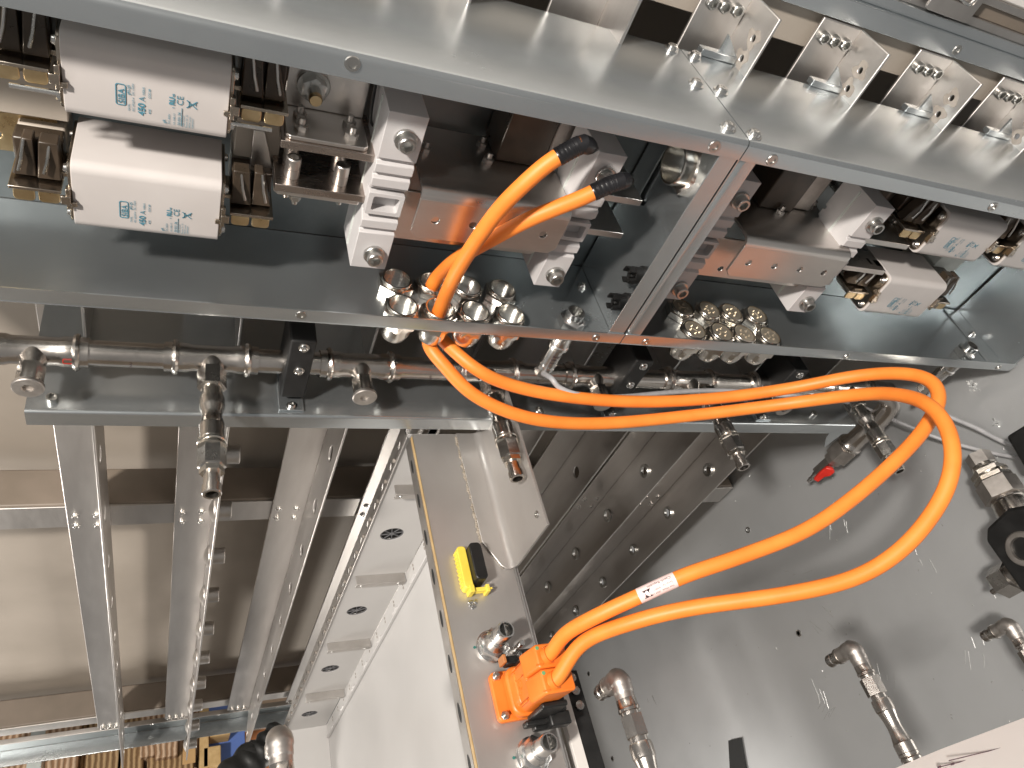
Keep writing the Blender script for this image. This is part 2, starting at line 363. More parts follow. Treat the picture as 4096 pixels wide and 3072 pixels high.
# slotted rails ------------------------------------------------------
XR0 = -.177; PITCH = .1847; LEGW = .068
labs = ['leftmost slotted steel rail, its flange bare of bolt heads', 'slotted steel rail seen edge-on with round bolt heads along its flange',
        'slotted steel rail with bare oval slots nearest the white tray', 'steel rail hidden behind the white tray, showing only at its foot',
        'folded steel rail whose top is cut by the upper picture edge', 'folded steel rail with grey stains round its two holes, left of the beam hole',
        'folded steel rail right below the small hole in the teal beam', 'folded steel rail at the right picture edge, only half in view']
def make_rail(i):
    x0 = XR0+PITCH*i; xf = x0+LEGW; yl = .830
    ztop = -.214; zend = -2.66
    r = thing('support_rail', labs[i], 'rail', (xf, yl, -1.4), 'rails that carry the battery trays')
    part('leg', MB().box((x0, yl, zend), (xf, yl+.005, ztop)), 'rail_steel', r, .0015)
    # flange polygon in (Y,Z) with slots; narrow beside the box, wide below it
    yn, yt = .765, (.735 if i != 3 else .775)
    poly = [(yl+.004, ztop), (yn, ztop), (yn, -.66), (yt, -.70), (yt, -2.80 if i < 3 else -2.72), (yt+.035, -2.80 if i < 3 else -2.72), (yl+.004, zend)]
    holes = []
    if i < 4:
        z = -.93
        while z > -2.75:
            holes.append(circ((yt+yl)/2-.010, z, .022, 18, .0115)); z -= .182
    else:
        holes += [circ(.790, -.250, .0045, 10), circ(.790, -.276, .0045, 10)]
        z = -1.0
        while z > -2.6:
            holes.append(circ((yt+yl)/2, z, .013, 14)); z -= .2
    part('flange', MB().prism(poly, (xf, 0, 0), PY, PZ, (.004, 0, 0), holes), 'rail_steel', r, .0012)
    for dz in (-1.395, -1.432):
        for dx in (.014, .050): place('screw', K['pan'], (x0+dx, yl, dz), NY, r, .0056)
    for k in range(3):
        place('socket_bolt', K['socket'], (x0+.014+.0195*k, yl, -.236), NY, r, .0078)
        if i < 4: place('socket_bolt', K['socket'], (x0+.014+.0185*k, yl, -2.648), NY, r, .0065)
    if i == 1:
        z = -.93
        while z > -2.75:
            m = MB(); m.cyl((xf+.004, .772, z), (xf+.030, .772, z), .0165, n=20)
            part('bolt_head', m, 'raw_steel', r, .002)
            m = MB(); m.lathe((xf, .772, z), NX, [(0, .024), (.0025, .023), (.009, .010), (.011, 0)], 18)
            part('washer', m, 'raw_steel', r); z -= .182
    if i >= 4:
        z = -1.0
        while z > -2.6:
            if i != 5: place('bushing', K['washer'], (xf-.0002, (yt+yl)/2, z), NX, r, .0165)
            z -= .2
    if i >= 4:   # dark foot plate and gusset on the flange above the box
        part('gusset', MB().prism([(xf-.030, -.279), (xf-.001, -.279), (xf-.030, -.256)], (0, .7975, 0), PX, PZ, (0, .003, 0)), 'galv', r)
        part('foot_plate', MB().box((xf-.055, .795, -.2875), (xf-.001, .808, -.279)), 'galv', r, .001)
        # stains round the two holes
        random.seed(i*7)
        for (cy, cz) in ((.790, -.250), (.790, -.276)):
            ph = random.uniform(0, 6); pl = [(cy+.0125*(1+.20*math.sin(3*a*.262+ph)+.12*math.sin(5*a*.262-ph))*math.cos(a*.262), cz+.0115*(1+.20*math.sin(3*a*.262+ph)+.12*math.sin(5*a*.262-ph))*math.sin(a*.262)) for a in range(24)]
            part('stain', MB().prism(pl, (xf-.0003, 0, 0), PY, PZ, (.0002, 0, 0), [circ(cy, cz, .0048, 10)]), 'stain', r)
    return r
for i in range(8): make_rail(i)

# teal beam and cover, upper right ------------------------------------
t = thing('front_beam', 'teal galvanised beam across the rail tops, upper right', 'beam', (.9, .83, -.2))
part('lower_band', MB().box((-.9, .832, -.2125), (1.5, .846, -.186)), 'galv', t, .0012)
part('upper_band', MB().box((-.9, .842, -.186), (1.5, .856, -.172)), 'galv', t, .0012)
place('rivet_nut', K['riv'], at(3828, 200, Y=.832), NY, t, .0058)
t = thing('white_cover', 'white cover in the top right corner with a brown profiled edge', 'cover', (.9, .85, -.16))
part('groove_strip', MB().box((-.9, .849, -.172), (1.5, .87, -.160)), 'raw_steel', t, .0015)
part('flat_strip', MB().box((-.9, .853, -.160), (1.5, .87, -.142)), 'brown_and_shade', t, .0015)
part('top_strip', MB().box((-.9, .848, -.142), (1.5, .87, -.132)), 'raw_steel', t, .0015)
part('panel', MB().box((-.9, .850, -.132), (1.5, .860, .45)), 'cover_white', t, .003)
lp = [at(u, v, Y=.838) for u, v in ((3650, 60), (3655, -60), (3900, 40), (3862, 96))]
t = thing('latch', 'grey slotted latch plate on the white cover, top right', 'latch', lp[3])
xa, xb = at(3690, 40, Y=.838).x, at(3872, 80, Y=.838).x; za = at(3860, 92, Y=.838).z
part('plate', MB().prism(rrect(xa, za, xb, za+.075, .006), (0, .836, 0), PX, PZ, (0, .004, 0), [rrect(xa+.026, za+.020, xb-.012, za+.055, .006)]), 'raw_steel', t, .0008)
part('hook', MB().tube(spline([(xa+.03, .840, za+.028), (xa+.06, .836, za+.022), (xb-.018, .836, za+.026), (xb-.014, .838, za+.045), (xb-.03, .842, za+.055)], 6), .0022, 8), 'chrome_nut', t)
part('backing', MB().box((xa+.02, .8415, za+.012), (xb-.006, .8495, za+.07)), 'cast_steel', t)
part('side_tab', MB().box((xa-.016, .838, za+.018), (xa-.001, .849, za+.05)), 'raw_steel', t, .0008)

# ================================================================== BUSBAR BOXES
YF, YB, ZB, ZT = .600, .800, -.609, -.288
def lprof(flip):
    """sheet with a front flange: profile in (Y,Z)"""
    th = .0016; r = .0062; out = []; inn = []
    for k in range(6):
        a = math.radians(90*k/5)
        out.append((YF+r-r*math.cos(a), -r+r*math.sin(a))); inn.append((YF+r-(r-th)*math.cos(a), -r+(r-th)*math.sin(a)))
    return [(YF, -.0225)] + out + [(YB, 0), (YB, -th)] + inn[::-1] + [(YF+th, -.0225)]
def box_unit(x0, x1, label, end):
    t = thing('busbar_box', label, 'enclosure', ((x0+x1)/2, YF, ZB))
    tw = part('top_wall', MB().prism(lprof(0), (x0, 0, ZT), PY, PZ, (x1-x0, 0, 0)), 'galv', t)
    bw = part('bottom_wall', MB().prism([(y, -z) for y, z in lprof(0)], (x0, 0, ZB), PY, PZ, (x1-x0, 0, 0)), 'galv', t)
    part('back_wall', MB().box((x0, .760, ZB+.0025), (x1, .762, ZT-.0025)), 'dark_plate', t)  # darker metal than the other walls stands in for the unlit interior
    return t, tw, bw
XS = .5475
bA, tA, wA = box_unit(-.50, XS-.0008, 'long galvanised busbar box on the left, open towards the viewer', 1)
bB, tB, wB = box_unit(XS+.0008, 1.395, 'galvanised busbar box on the right of the seam, with blanked glands', 1)
# side wall of the left box (its face towards the fuses) with flange
zl, zh = ZB+.0025, ZT-.0025
cz = at(2740, 640, X=XS-.003)
sw = part('side_wall', MB().prism([(YF+.002, zl), (.757, zl), (.757, zh), (YF+.002, zh)], (XS-.004, 0, 0), PY, PZ, (.002, 0, 0),
     [rrect(.700, -.455, .722, -.375, .010)]), 'galv', bA)
part('side_flange', MB().box((XS-.026, YF+.0017, ZB+.004), (XS-.002, YF+.0033, ZT-.004)), 'galv', bA, .0006)
part('side_wall', MB().box((XS+.002, YF+.004, zl), (XS+.004, .757, zh)), 'galv', bB)
m = MB()
prof = [(XS+.0022, YF+.012)] + [(XS+.0022+.009-.009*math.cos(math.radians(a)), YF+.010-.009*math.sin(math.radians(a))) for a in range(0, 91, 15)] + [(XS+.024, YF+.001), (XS+.024, YF+.0026), (XS+.012, YF+.0026), (XS+.004, YF+.012)]
m.prism(prof, (0, 0, ZB+.004), PX, PY, (0, 0, ZT-ZB-.008)); part('side_flange', m, 'galv', bB)
part('end_wall', MB().box((1.3935, YF+.004, zl), (1.3955, .757, zh)), 'galv', bB)
part('end_flange', MB().box((1.352, YF+.006, ZB+.0022), (1.3925, .757, ZB+.0045)), 'galv', bB, .0006)
place('screw', K['pan'], (1.372, .690, ZB+.0045), PZ, bB, .006); place('screw', K['pan'], (1.374, .612, ZB+.0045), PZ, bB, .006)
# rivet nuts on the front flanges
for u, v in [(1410, 255), (2858, 585)]: place('rivet_nut', K['riv'], at(u, v, Y=YF-.0002), NY, bA, .0056)
for u, v in [(3088, 640), (3972, 828)]: place('rivet_nut', K['riv'], at(u, v, Y=YF-.0002), NY, bB, .0056)
for u, v in [(1204, 1260), (2384, 1351)]: place('rivet_nut', K['riv'], at(u, v, Y=YF-.0002), NY, bA, .0046)
for u, v in [(2583, 1368), (3385, 1427), (3994, 1470)]: place('rivet_nut', K['riv'], at(u, v, Y=YF-.0002), NY, bB, .0046)
for u, v in [(2691, 185), (2791, 325), (2919, 500)]: place('screw', K['pan'], at(u, v, Z=ZT+.004)-V((0, 0, .004)), PZ, bA, .0075)
for u, v in [(2785, 216), (2889, 354), (3023, 530)]: place('screw', K['pan'], at(u, v, Z=ZT+.004)-V((0, 0, .004)), PZ, bB, .0075)
place('screw', K['pan'], at(2480, 880, Y=.757), NY, bA, .006); place('screw', K['pan'], at(2328, 1145, Z=ZB+.002), PZ, bA, .006)

# glands ------------------------------------------------------------
def make_gland(plug):
    g = thing('cable_gland', 'x', 'cable gland')
    part('hex_nut', MB().ring((0,0,.0022), PZ, [(0, .0205, 6), (.0090, .0205, 6), (.0100, .0195), (.0100, .0165), (0, .0165)], 24), 'nickel', g, local=True, ang=25)
    pr = [(.0095, .0182), (.0112, .0182), (.0118, .0189), (.0132, .0182), (.0140, .0189), (.0162, .0189), (.0170, .0183), (.0170, .0168), (-.030, .0162), (-.030, .0170), (.0095, .0172)]
    part('threaded_sleeve', MB().ring((0,0,0), PZ, pr, 36), 'nickel', g, local=True, ang=25)
    part('under_cap', MB().ring((0,0,-.0012), NZ, [(0, .0205, 6), (.010, .0205, 6), (.013, .0200), (.022, .0192), (.030, .0170), (.034, .0150), (.034, .0135), (0, .0135)], 24), 'nickel', g, local=True, ang=25)
    if plug:
        m = MB(); m.lathe((0,0,.0140), PZ, [(0, .0166), (.0012, .0166), (.0022, .0150), (.0022, 0)], 28)
        for a in range(5):
            an = a*1.257; m.ring((.0075*math.cos(an), .0075*math.sin(an), .0161), PZ, [(0, .0022), (.0008, .0022), (.0008, .0014), (0, .0014)], 10)
        m.box((-.004, -.0008, .0159), (.004, .0008, .0169))
        part('blanking_plug', m, 'plug_nickel', g, local=True)
    return g
gx = [.245, .2925, .339, .388]; hx = [.681, .7305, .7735, .8235]; ords = ['first', 'second', 'third', 'fourth']
gl = make_gland(False); gp = make_gland(True); fo = fp = True
for row, y in (('rear', .675), ('front', .628)):
    for k in range(4):
        o = gl if fo else copy_tree(gl); fo = False
        o.location = (gx[k], y, ZB); o.rotation_euler.z = .3*k+y*3
        lab = f'open nickel cable gland, {ords[k]} from the left in the {row} row of the left box'
        if k == 1: lab = f'nickel cable gland in the {row} row holding an orange cable'
        tag(o, lab, 'cable gland', 'open cable glands in the left box')
    for k in range(4):
        o = gp if fp else copy_tree(gp); fp = False
        o.location = (hx[k], y+(-.001 if row == 'rear' else 0), ZB); o.rotation_euler.z = .7*k+y*9
        tag(o, f'blanked nickel cable gland, {ords[k]} from the left in the {row} row of the right box', 'cable gland', 'blanked cable glands in the right box')
def sensor_gland(x, y, label, l2, printed):
    g = thing('sensor_gland', label, 'cable gland', (x, y, ZB))
    part('hex_nut', MB().ring((x,y,ZB+.0022), PZ, [(0, .0165, 6), (.011, .0165, 6), (.013, .0150), (.013, .0105), (0, .0105)], 24), 'chrome_nut', g, ang=25)
    part('threaded_tube', MB().ring((x,y,ZB), PZ, [(.012, .0125), (.026, .0125), (.0265, .0118), (.0265, .0098), (.0, .0098), (.0, .0112), (.012, .0112)], 28), 'chrome_nut', g, ang=25)
    q = thing('round_plug', l2, 'plug', (x, y, ZB-.10))
    part('lock_ring', MB().lathe((x,y,ZB-.002), NZ, [(0, .0155), (.012, .0155), (.014, .0145), (.030, .0145), (.032, .0158), (.038, .0155), (.040, .0125), (.041, 0)], 28), 'chrome_nut', q)
    part('shell', MB().lathe((x,y,ZB-.041), NZ, [(0, .0120), (.030, .0120), (.032, .0128), (.036, .0128), (.038, .0118), (.040, .0126), (.044, .0126), (.045, .0118), (.045, 0)], 28), 'chrome_nut', q)
    part('hex_end', MB().lathe((x,y,ZB-.086), NZ, [(0, .0105, 6), (.014, .0105, 6), (.0165, .008), (.0165, 0)], 24), 'chrome_nut', q, ang=25)
    return g, q
g1, q1 = sensor_gland(.482, .633, 'chrome sensor gland beside the seam, right of the open glands', 'chrome round plug hanging below the box beside the seam', True)
g2, q2 = sensor_gland(1.298, .636, 'chrome sensor gland in the far right corner of the right box', 'chrome round plug under the right end of the right box', False)
for i, (s_, sz) in enumerate((('bulgin', .0062), ('6000', .0045), ('Series', .0042))):
    z = ZB-.050-.0062*i
    me = text(s_, (0, 0, 0), PX, PZ, sz, 'ink_dark', None, 'print').data
    for v in me.vertices:
        a = -1.75+(v.co.x-.004)/.0122; v.co = V((.482+.01235*math.cos(a), .633+.01235*math.sin(a), z+v.co.z-.004))
    o = [x for x in C.objects if x.data == me][0]; o.parent = q1; o.matrix_parent_inverse = Matrix.Translation(-wloc(q1))

# oval gland and black plugs on the left box's side wall
oc = at(2762, 665, X=XS-.004)
t = thing('large_gland', 'large nickel gland on the side wall, tucked under the top flange', 'cable gland', oc)
part('hex_nut', MB().ring(oc, NX, [(0, .0300, 6), (.010, .0300, 6), (.012, .0285), (.012, .022), (0, .022)], 24), 'nickel', t, ang=25)
part('sleeve', MB().ring(oc, NX, [(.010, .0255), (.024, .0255), (.026, .0245), (.026, .0225), (0, .0215), (0, .0235), (.010, .0235)], 36), 'nickel', t, ang=25)
for k, (u, v) in enumerate([(2560, 1068), (2490, 1163)]):
    p = at(u, v, X=XS-.004); p.y = .625
    t = thing('sensor_plug', ('upper' if k == 0 else 'lower')+' of the two black pronged plugs on the side wall by the seam', 'plug', p, 'black plugs on the side wall')
    part('base', MB().lathe(p, NX, [(0, .0135), (.006, .0135), (.008, .0115), (.020, .0115), (.020, .009), (.014, .008), (.014, 0)], 24), 'black_plastic', t)
    m = MB()
    for a in range(3):
        an = a*2.094+.5; m.cyl(p+V((-.014, .0045*math.cos(an), .0045*math.sin(an))), p+V((-.024, .0045*math.cos(an), .0045*math.sin(an))), .0016, n=8)
    part('contact_pins', m, 'chrome_nut', t)
    m = MB()
    for a in range(4):
        an = a*1.571+.2; m.obox(p+V((-.023, .0098*math.cos(an), .0098*math.sin(an))), (.005, 0, 0), V((0, math.cos(an), math.sin(an)))*.0012, V((0, -math.sin(an), math.cos(an)))*.004)
    part('latch_prongs', m, 'black_plastic', t)

# ================================================================== FUSES
FL, FH = .128, .074
def fuse(x0, zt, label, mirror=False, y0=.640):
    x1 = x0+FL; z0 = zt-FH; yc = y0+FH/2; zc = zt-FH/2; FD = .084
    t = thing('fuse', label, 'fuse', (x0+FL/2, yc, z0), 'square fuses in the busbar boxes')
    part('body', MB().prism(rrect(y0, z0, y0+FD, zt, .010, 6), (x0, 0, 0), PY, PZ, (FL, 0, 0)), 'ceramic', t, .0006)
    for xe, d in ((x0, -1), (x1, 1)):
        ep = part('end_plate', MB().prism(rrect(y0+.003, z0+.003, y0+FD-.003, zt-.003, .009, 5), (xe+d*.0002, 0, 0), PY, PZ, (d*.003, 0, 0)), 'end_plate', t, .0006, ang=25)
        for yy, zz in ((.010, .012), (FH-.010, .012), (.010, FH-.012), (FH-.010, FH-.012)):
            place('screw', K['pan'], (xe+d*.0032, y0+yy, z0+zz), (d, 0, 0), t, .0042)
        # indicator clip on the front edge of the end plate
        m = MB(); m.box((xe+d*.001, y0-.003, zc-.012), (xe+d*.005, y0+.004, zc+.010)); m.box((xe+d*.001, y0-.005, zc-.006), (xe+d*.009, y0-.002, zc+.003)); m.box((xe-d*.004, y0-.0035, zc-.009), (xe+d*.001, y0-.0008, zc-.004))
        part('clip', m, 'end_plate', t, .0006)
        part('contact_blade', MB().box((xe+d*.003, yc-.008, zc+.000), (xe+d*.047, yc+.026, zc+.0045)), 'end_plate', t, .0008)
    # print (reads upwards)
    yo = y0-.0003
    def tx(s_, a, b, size, bold=0, mat='ink'):
        return text(s_, (x0+a+.002, yo, z0+b-.0030), PZ, NX, size, mat, t, 'print', bold)
    outline('logo_frame', rrect(x0+.0385, z0+.0200, x0+.0465, z0+.0400, .002), rrect(x0+.0393, z0+.0208, x0+.0457, z0+.0392, .0014), (0, yo, 0), PX, PZ, 'ink', t)
    tx('SIBA', .0432, .0250, .0070, .012)
    tx('NH3L', .0475, .0190, .0027); tx('gRL/gS', .0475, .0340, .0034, .01)
    tx('IEC 60269-4', .0508, .0190, .0026); tx('DC 1500V', .0508, .0340, .0026)
    tx('450', .0590, .0165, .0078, .03); tx('A', .0590, .0300, .0068); tx('100kA', .0590, .0358, .0030)
    tx('4/22', .0635, .0190, .0026, .02); tx('CCC 09', .0635, .0340, .0026, .02)
    tx('gR', .0755, .0125, .0036, .01); tx('DC 800V', .0790, .0125, .0026); tx('UL 248-13', .0830, .0125, .0026)
    tx('20 031 34', .0872, .0125, .0032, .015); tx('SIBA GmbH', .0905, .0120, .0022); tx('Borker Str. 22', .0930, .0115, .0022); tx('44534 Lunen', .0955, .0115, .0022); tx('GERMANY', .0980, .0115, .0022)
    part('rule', MB().box((x0+.0899, yo-.0003, z0+.0090), (x0+.0904, yo-.0001, z0+.0270)), 'ink', t)
    tx('RU', .0820, .0315, .0058, .05); tx('us', .0820, .0395, .0034, .03); tx('c', .0820, .0285, .0030, .03)
    tx('CE', .0890, .0325, .0075)
    m = MB(); cx, cz_ = x0+.0980, z0+.0320                   # crossed-out bin mark
    for sgn in (-1, 1): m.obox((cx, yo-.0002, cz_), V((.0042, 0, .0036*sgn)), V((.0003*sgn, 0, -.0003)), (0, .0001, 0))
    m.obox((cx-.0022, yo-.0002, cz_), (.0004, 0, 0), (0, 0, .003), (0, .0001, 0)); m.obox((cx+.0030, yo-.0002, cz_+.0012), (.0004, 0, 0), (0, 0, .0014), (0, .0001, 0))
    part('bin_mark', m, 'ink', t)
    return t
def holder(xe, d, zt, label):
    """contact jaw that grips the blade of a fuse at end xe"""
    zc = zt-FH/2; yc = .677; xs = xe+d*.010
    t = thing('fuse_holder', label, 'fuse holder', (xe+d*.03, yc, zc-.03), 'contact jaws of the fuses')
    part('jaw_strip', MB().box((xs, yc-.030, zc-.0042), (xs+d*.042, yc+.030, zc-.0008)), 'end_plate', t, .0006)
    for k in range(2):
        xa = xs+d*(.0015+.020*k); xb = xa+d*.0175
        part('contact_tab', MB().prism(rrect(min(xa, xb), zc-.0170, max(xa, xb), zc-.0035, .0040), (0, yc-.0285, 0), PX, PZ, (0, .003, 0)), 'brass', t, .0008)
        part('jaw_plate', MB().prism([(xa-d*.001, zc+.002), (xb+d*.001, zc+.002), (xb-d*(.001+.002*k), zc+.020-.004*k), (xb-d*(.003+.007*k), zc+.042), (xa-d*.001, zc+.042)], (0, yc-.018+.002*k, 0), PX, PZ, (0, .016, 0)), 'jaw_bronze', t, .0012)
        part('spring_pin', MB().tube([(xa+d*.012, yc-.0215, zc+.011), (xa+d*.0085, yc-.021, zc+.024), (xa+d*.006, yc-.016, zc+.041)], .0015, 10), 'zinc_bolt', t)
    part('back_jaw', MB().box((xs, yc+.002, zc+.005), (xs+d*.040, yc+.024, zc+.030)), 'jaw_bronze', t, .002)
    part('base_block', MB().box((xs+d*.001, yc+.030, zc-.022), (xs+d*.040, .758, zc+.026)), 'wall_paint', t, .002)
    return t
ZU, ZL = -.3425, -.4645
fuse(-.0935, ZU, 'upper white square fuse at the left, under the top flange'); fuse(-.0935, ZL, 'lower white square fuse at the left')
holder(-.0935, -1, ZU, 'contact jaw left of the upper left fuse'); holder(-.0935+FL, 1, ZU, 'contact jaw right of the upper left fuse')
holder(-.0935, -1, ZL, 'contact jaw left of the lower left fuse'); holder(-.0935+FL, 1, ZL, 'contact jaw right of the lower left fuse')
fuse(.976, ZU-.003, 'upper white fuse near the right end of the right box'); fuse(.978, ZL-.002, 'lower white fuse near the right end of the right box')
holder(.976, -1, ZU-.003, 'contact jaw left of the upper right fuse'); holder(.978, -1, ZL-.002, 'contact jaw left of the lower right fuse')
fuse(1.160, ZU-.003, 'white fuse cut by the right picture edge')
holder(.976+FL, 1, ZU-.003, 'contact jaw between the two upper fuses of the right box')
holder(.978+FL, 1, ZL-.002, 'contact jaw right of the lower right fuse')
# rods beside the fuses, plates behind
for x, d, l in ((-.0965, -1, 'thin steel rod sticking out left of the upper left fuse'), (-.0935+FL+.003, 1, 'thin steel rod sticking out right of the upper left fuse')):
    single('guide_rod', MB().cyl((x, .645, -.399), (x+d*.036, .645, -.399), .0022, n=10), 'chrome_nut', l, 'rod')
t = thing('bus_plate', 'copper coloured bus plate with two holes at the left picture edge', 'busbar', (-.2, .72, -.5))
part('plate', MB().prism([(-.42, -.515), (-.112, -.515), (-.112, -.462), (-.42, -.462)], (0, .716, 0), PX, PZ, (0, .005, 0), [circ(-.163, -.478, .004), circ(-.163, -.498, .004)]), 'brass', t, .0008)
t = thing('bus_plate', 'flat brown bus plate in the top left corner behind the fuse jaw', 'busbar', (-.2, .72, -.35))
part('plate', MB().box((-.42, .716, -.40), (-.150, .721, -.31)), 'brass', t, .0008)
single('grey_spacer', MB().box((-.155, .700, -.462), (-.100, .757, -.418)), 'wall_paint', 'beige spacer block behind the gap between the left fuses', 'spacer', bevel=.001)
single('grey_spacer', MB().box((.046, .700, -.470), (.090, .757, -.425)), 'wall_paint', 'beige spacer block between the fuses and the clamped bars', 'spacer', bevel=.001)
single('white_bracket', MB().box((1.128, .700, -.50), (1.185, .757, -.425)), 'gasket', 'pale green bracket right of the lower right fuse', 'bracket', bevel=.001)

# ================================================================== INSULATORS
def insulator(x0, w_, label, zt=-.354, y0=.640):
    x1 = x0+w_; L_ = .197; t = thing('insulator', label, 'insulator', (x0+w_/2, y0, zt-L_), 'ribbed white busbar insulators')
    g = .0045; yb = y0+.070
    cuts = [.052, .069, .086, .1225, .1395]                 # groove positions along the block
    pr = [(y0, 0)]
    for ic, c in enumerate(cuts):
        y1_ = y0+.012 if ic == 3 else y0
        pr += [(y1_, -c), (y0+max(g, y1_-y0), -c-.0012), (y0+g, -c-.0050)]
        pr += [(y0+.0016, -c-.0062), (y0, -c-.0070)] if ic != 2 else [(y0+.012, -c-.0062)]
    pr += [(y0, -L_+.001), (y0+.001, -L_), (yb, -L_)]
    for c in reversed(cuts): pr += [(yb, -c-.006), (yb-g, -c-.005), (yb-g, -c-.001), (yb, -c)]
    pr += [(yb, 0)]
    cen0, cen1 = cuts[2]+.0075, cuts[3]-.0005
    # the middle block is sunk and gets a raised frame round its pocket
    pr2 = []
    for (y, z) in pr: pr2.append((y, z))
    m = MB(); m.prism([p for p in pr2], (x0, 0, zt), PY, PZ, (w_, 0, 0)); 
    part('body', m, 'insulator', t, .0007)
    zc0, zc1 = zt-cen1, zt-cen0
    fr = MB(); fr.prism(rrect(x0+.0006, zc0+.0006, x1-.0006, zc1-.0006, .0012, 2), (0, y0, 0), PX, PZ, (0, .0130, 0), [rrect(x0+.0065, zc0+.0055, x1-.0055, zc1-.0050, .003)])
    part('pocket_frame', fr, 'insulator', t, .0007)
    part('half_seam', MB().box((x0-.0012, y0+.0335, zt-L_+.004), (x0+.0002, y0+.0365, zt-.004)), 'gasket', t)
    for dz in (.027, .175):
        p = V((x0+w_*.56, y0, zt-dz))
        place('washer', K['washer'], p+V((0, -.0003, 0)), NY, t, .0118)
        place('socket_bolt', K['socket'], p+V((0, -.004, 0)), NY, t, .0088)
    part('standoff', MB().cyl((x0+w_/2, yb-.001, zt-.03), (x0+w_/2, .757, zt-.03), .009), 'zinc_bolt', t)
    part('standoff', MB().cyl((x0+w_/2, yb-.001, zt-.17), (x0+w_/2, .757, zt-.17), .009), 'zinc_bolt', t)
    return t
insulator(.175, .040, 'white ribbed insulator left of the bent busbar in the left box')
insulator(.407, .036, 'white ribbed insulator behind the taped cable ends')
insulator(.599, .036, 'white ribbed insulator just right of the seam, partly behind the flange')
insulator(.8325, .036, 'white ribbed insulator left of the right-hand fuses')

# ================================================================== BUSBARS
def hexbolt(t, p, d, s=.0058, kit='nutb'): return place('nut', K[kit], p, d, t, s)
for x0_, x1_, sd in ((.084, .1755, 'left box, between the fuses and the first insulator'), (.4425, .4985, 'left box, sticking out right of the second insulator'), (.868, .965, 'right box, between the last insulator and the fuses')):
    for z, hl in ((-.4195, 'upper'), (-.4700, 'lower')):
        b = thing('flat_bar', f'{hl} flat busbar in the {sd}', 'busbar', ((x0_+x1_)/2, .655, z))
        part('bar', MB().box((x0_, .650, z), (x1_, .725, z+.0085)), 'bus_bar' if x0_ < .4 else 'tin_copper', b, .0006)
# upper angle plate with stud
t = thing('angle_plate', 'upper tinned angle plate with a big stud nut, left box', 'busbar', (.125, .66, -.405))
sh = part('shelf', MB().prism([(.088, .712), (.088, .657), (.092, .653), (.164, .653), (.168, .657), (.168, .712)], (0, 0, -.4108), PX, PY, (0, 0, .0045)), 'tin_copper', t, .0008)
part('upright', MB().box((.088, .707, -.4062), (.168, .7118, -.318)), 'tin_copper', t, .0012)
pst = at(1255, 350, Y=.70); pst = V((pst.x, .7068, pst.z))
place('washer', K['washer'], pst, NY, t, .0165); place('stud_nut', K['nut'], pst+V((0, -.0045, 0)), NY, t, .0115)
part('stud', MB().lathe(pst, NY, [(.01, .0066), (.030, .0066), (.032, .0056), (.032, 0)], 18), 'brass', t)
for x, y in ((.103, .668), (.103, .690), (.152, .668), (.152, .690)): hexbolt(t, (x, y, -.4063), PZ)
# lower angle plate
t = thing('angle_plate', 'lower tinned angle plate under the clamped bars, left box', 'busbar', (.125, .66, -.475))
part('shelf', MB().prism([(.084, .735), (.084, .657), (.088, .652), (.170, .652), (.174, .657), (.174, .735)], (0, 0, -.4755), PX, PY, (0, 0, .0050)), 'tin_copper', t, .0008)
part('upright', MB().prism([(.062, -.4755), (.086, -.4755), (.072, -.430), (.062, -.430)], (0, .690, 0), PX, PZ, (0, .005, 0)), 'tin_copper', t, .0008)
for x, y in ((.098, .665), (.106, .655), (.153, .665)): place('nut', K['nut'], (x, y, -.4757), NZ, t, .0052)
t = thing('bolt_set', 'four tall socket bolts standing on the lower flat bar, left box', 'bolts', (.125, .67, -.4613))
for x, y in ((.101, .668), (.101, .694), (.150, .668), (.150, .694)):
    m = MB(); m.lathe((x, y, -.4613), PZ, [(0, .0075), (.010, .0075), (.0102, .0070), (.0105, .0075), (.0215, .0075), (.0225, .0068), (.0225, .0042, 6), (.015, .004, 6), (.015, 0)], 22)
    part('socket_bolt', m, 'raw_steel', t, ang=25)
single('jumper_wire', MB().tube(spline([(.178, .715, -.325), (.172, .700, -.345), (.170, .690, -.375), (.172, .685, -.395), (.182, .690, -.405)], 6), .0016, 8), 'black_plastic', 'thin black wire looping down beside the stud nut', 'wire')
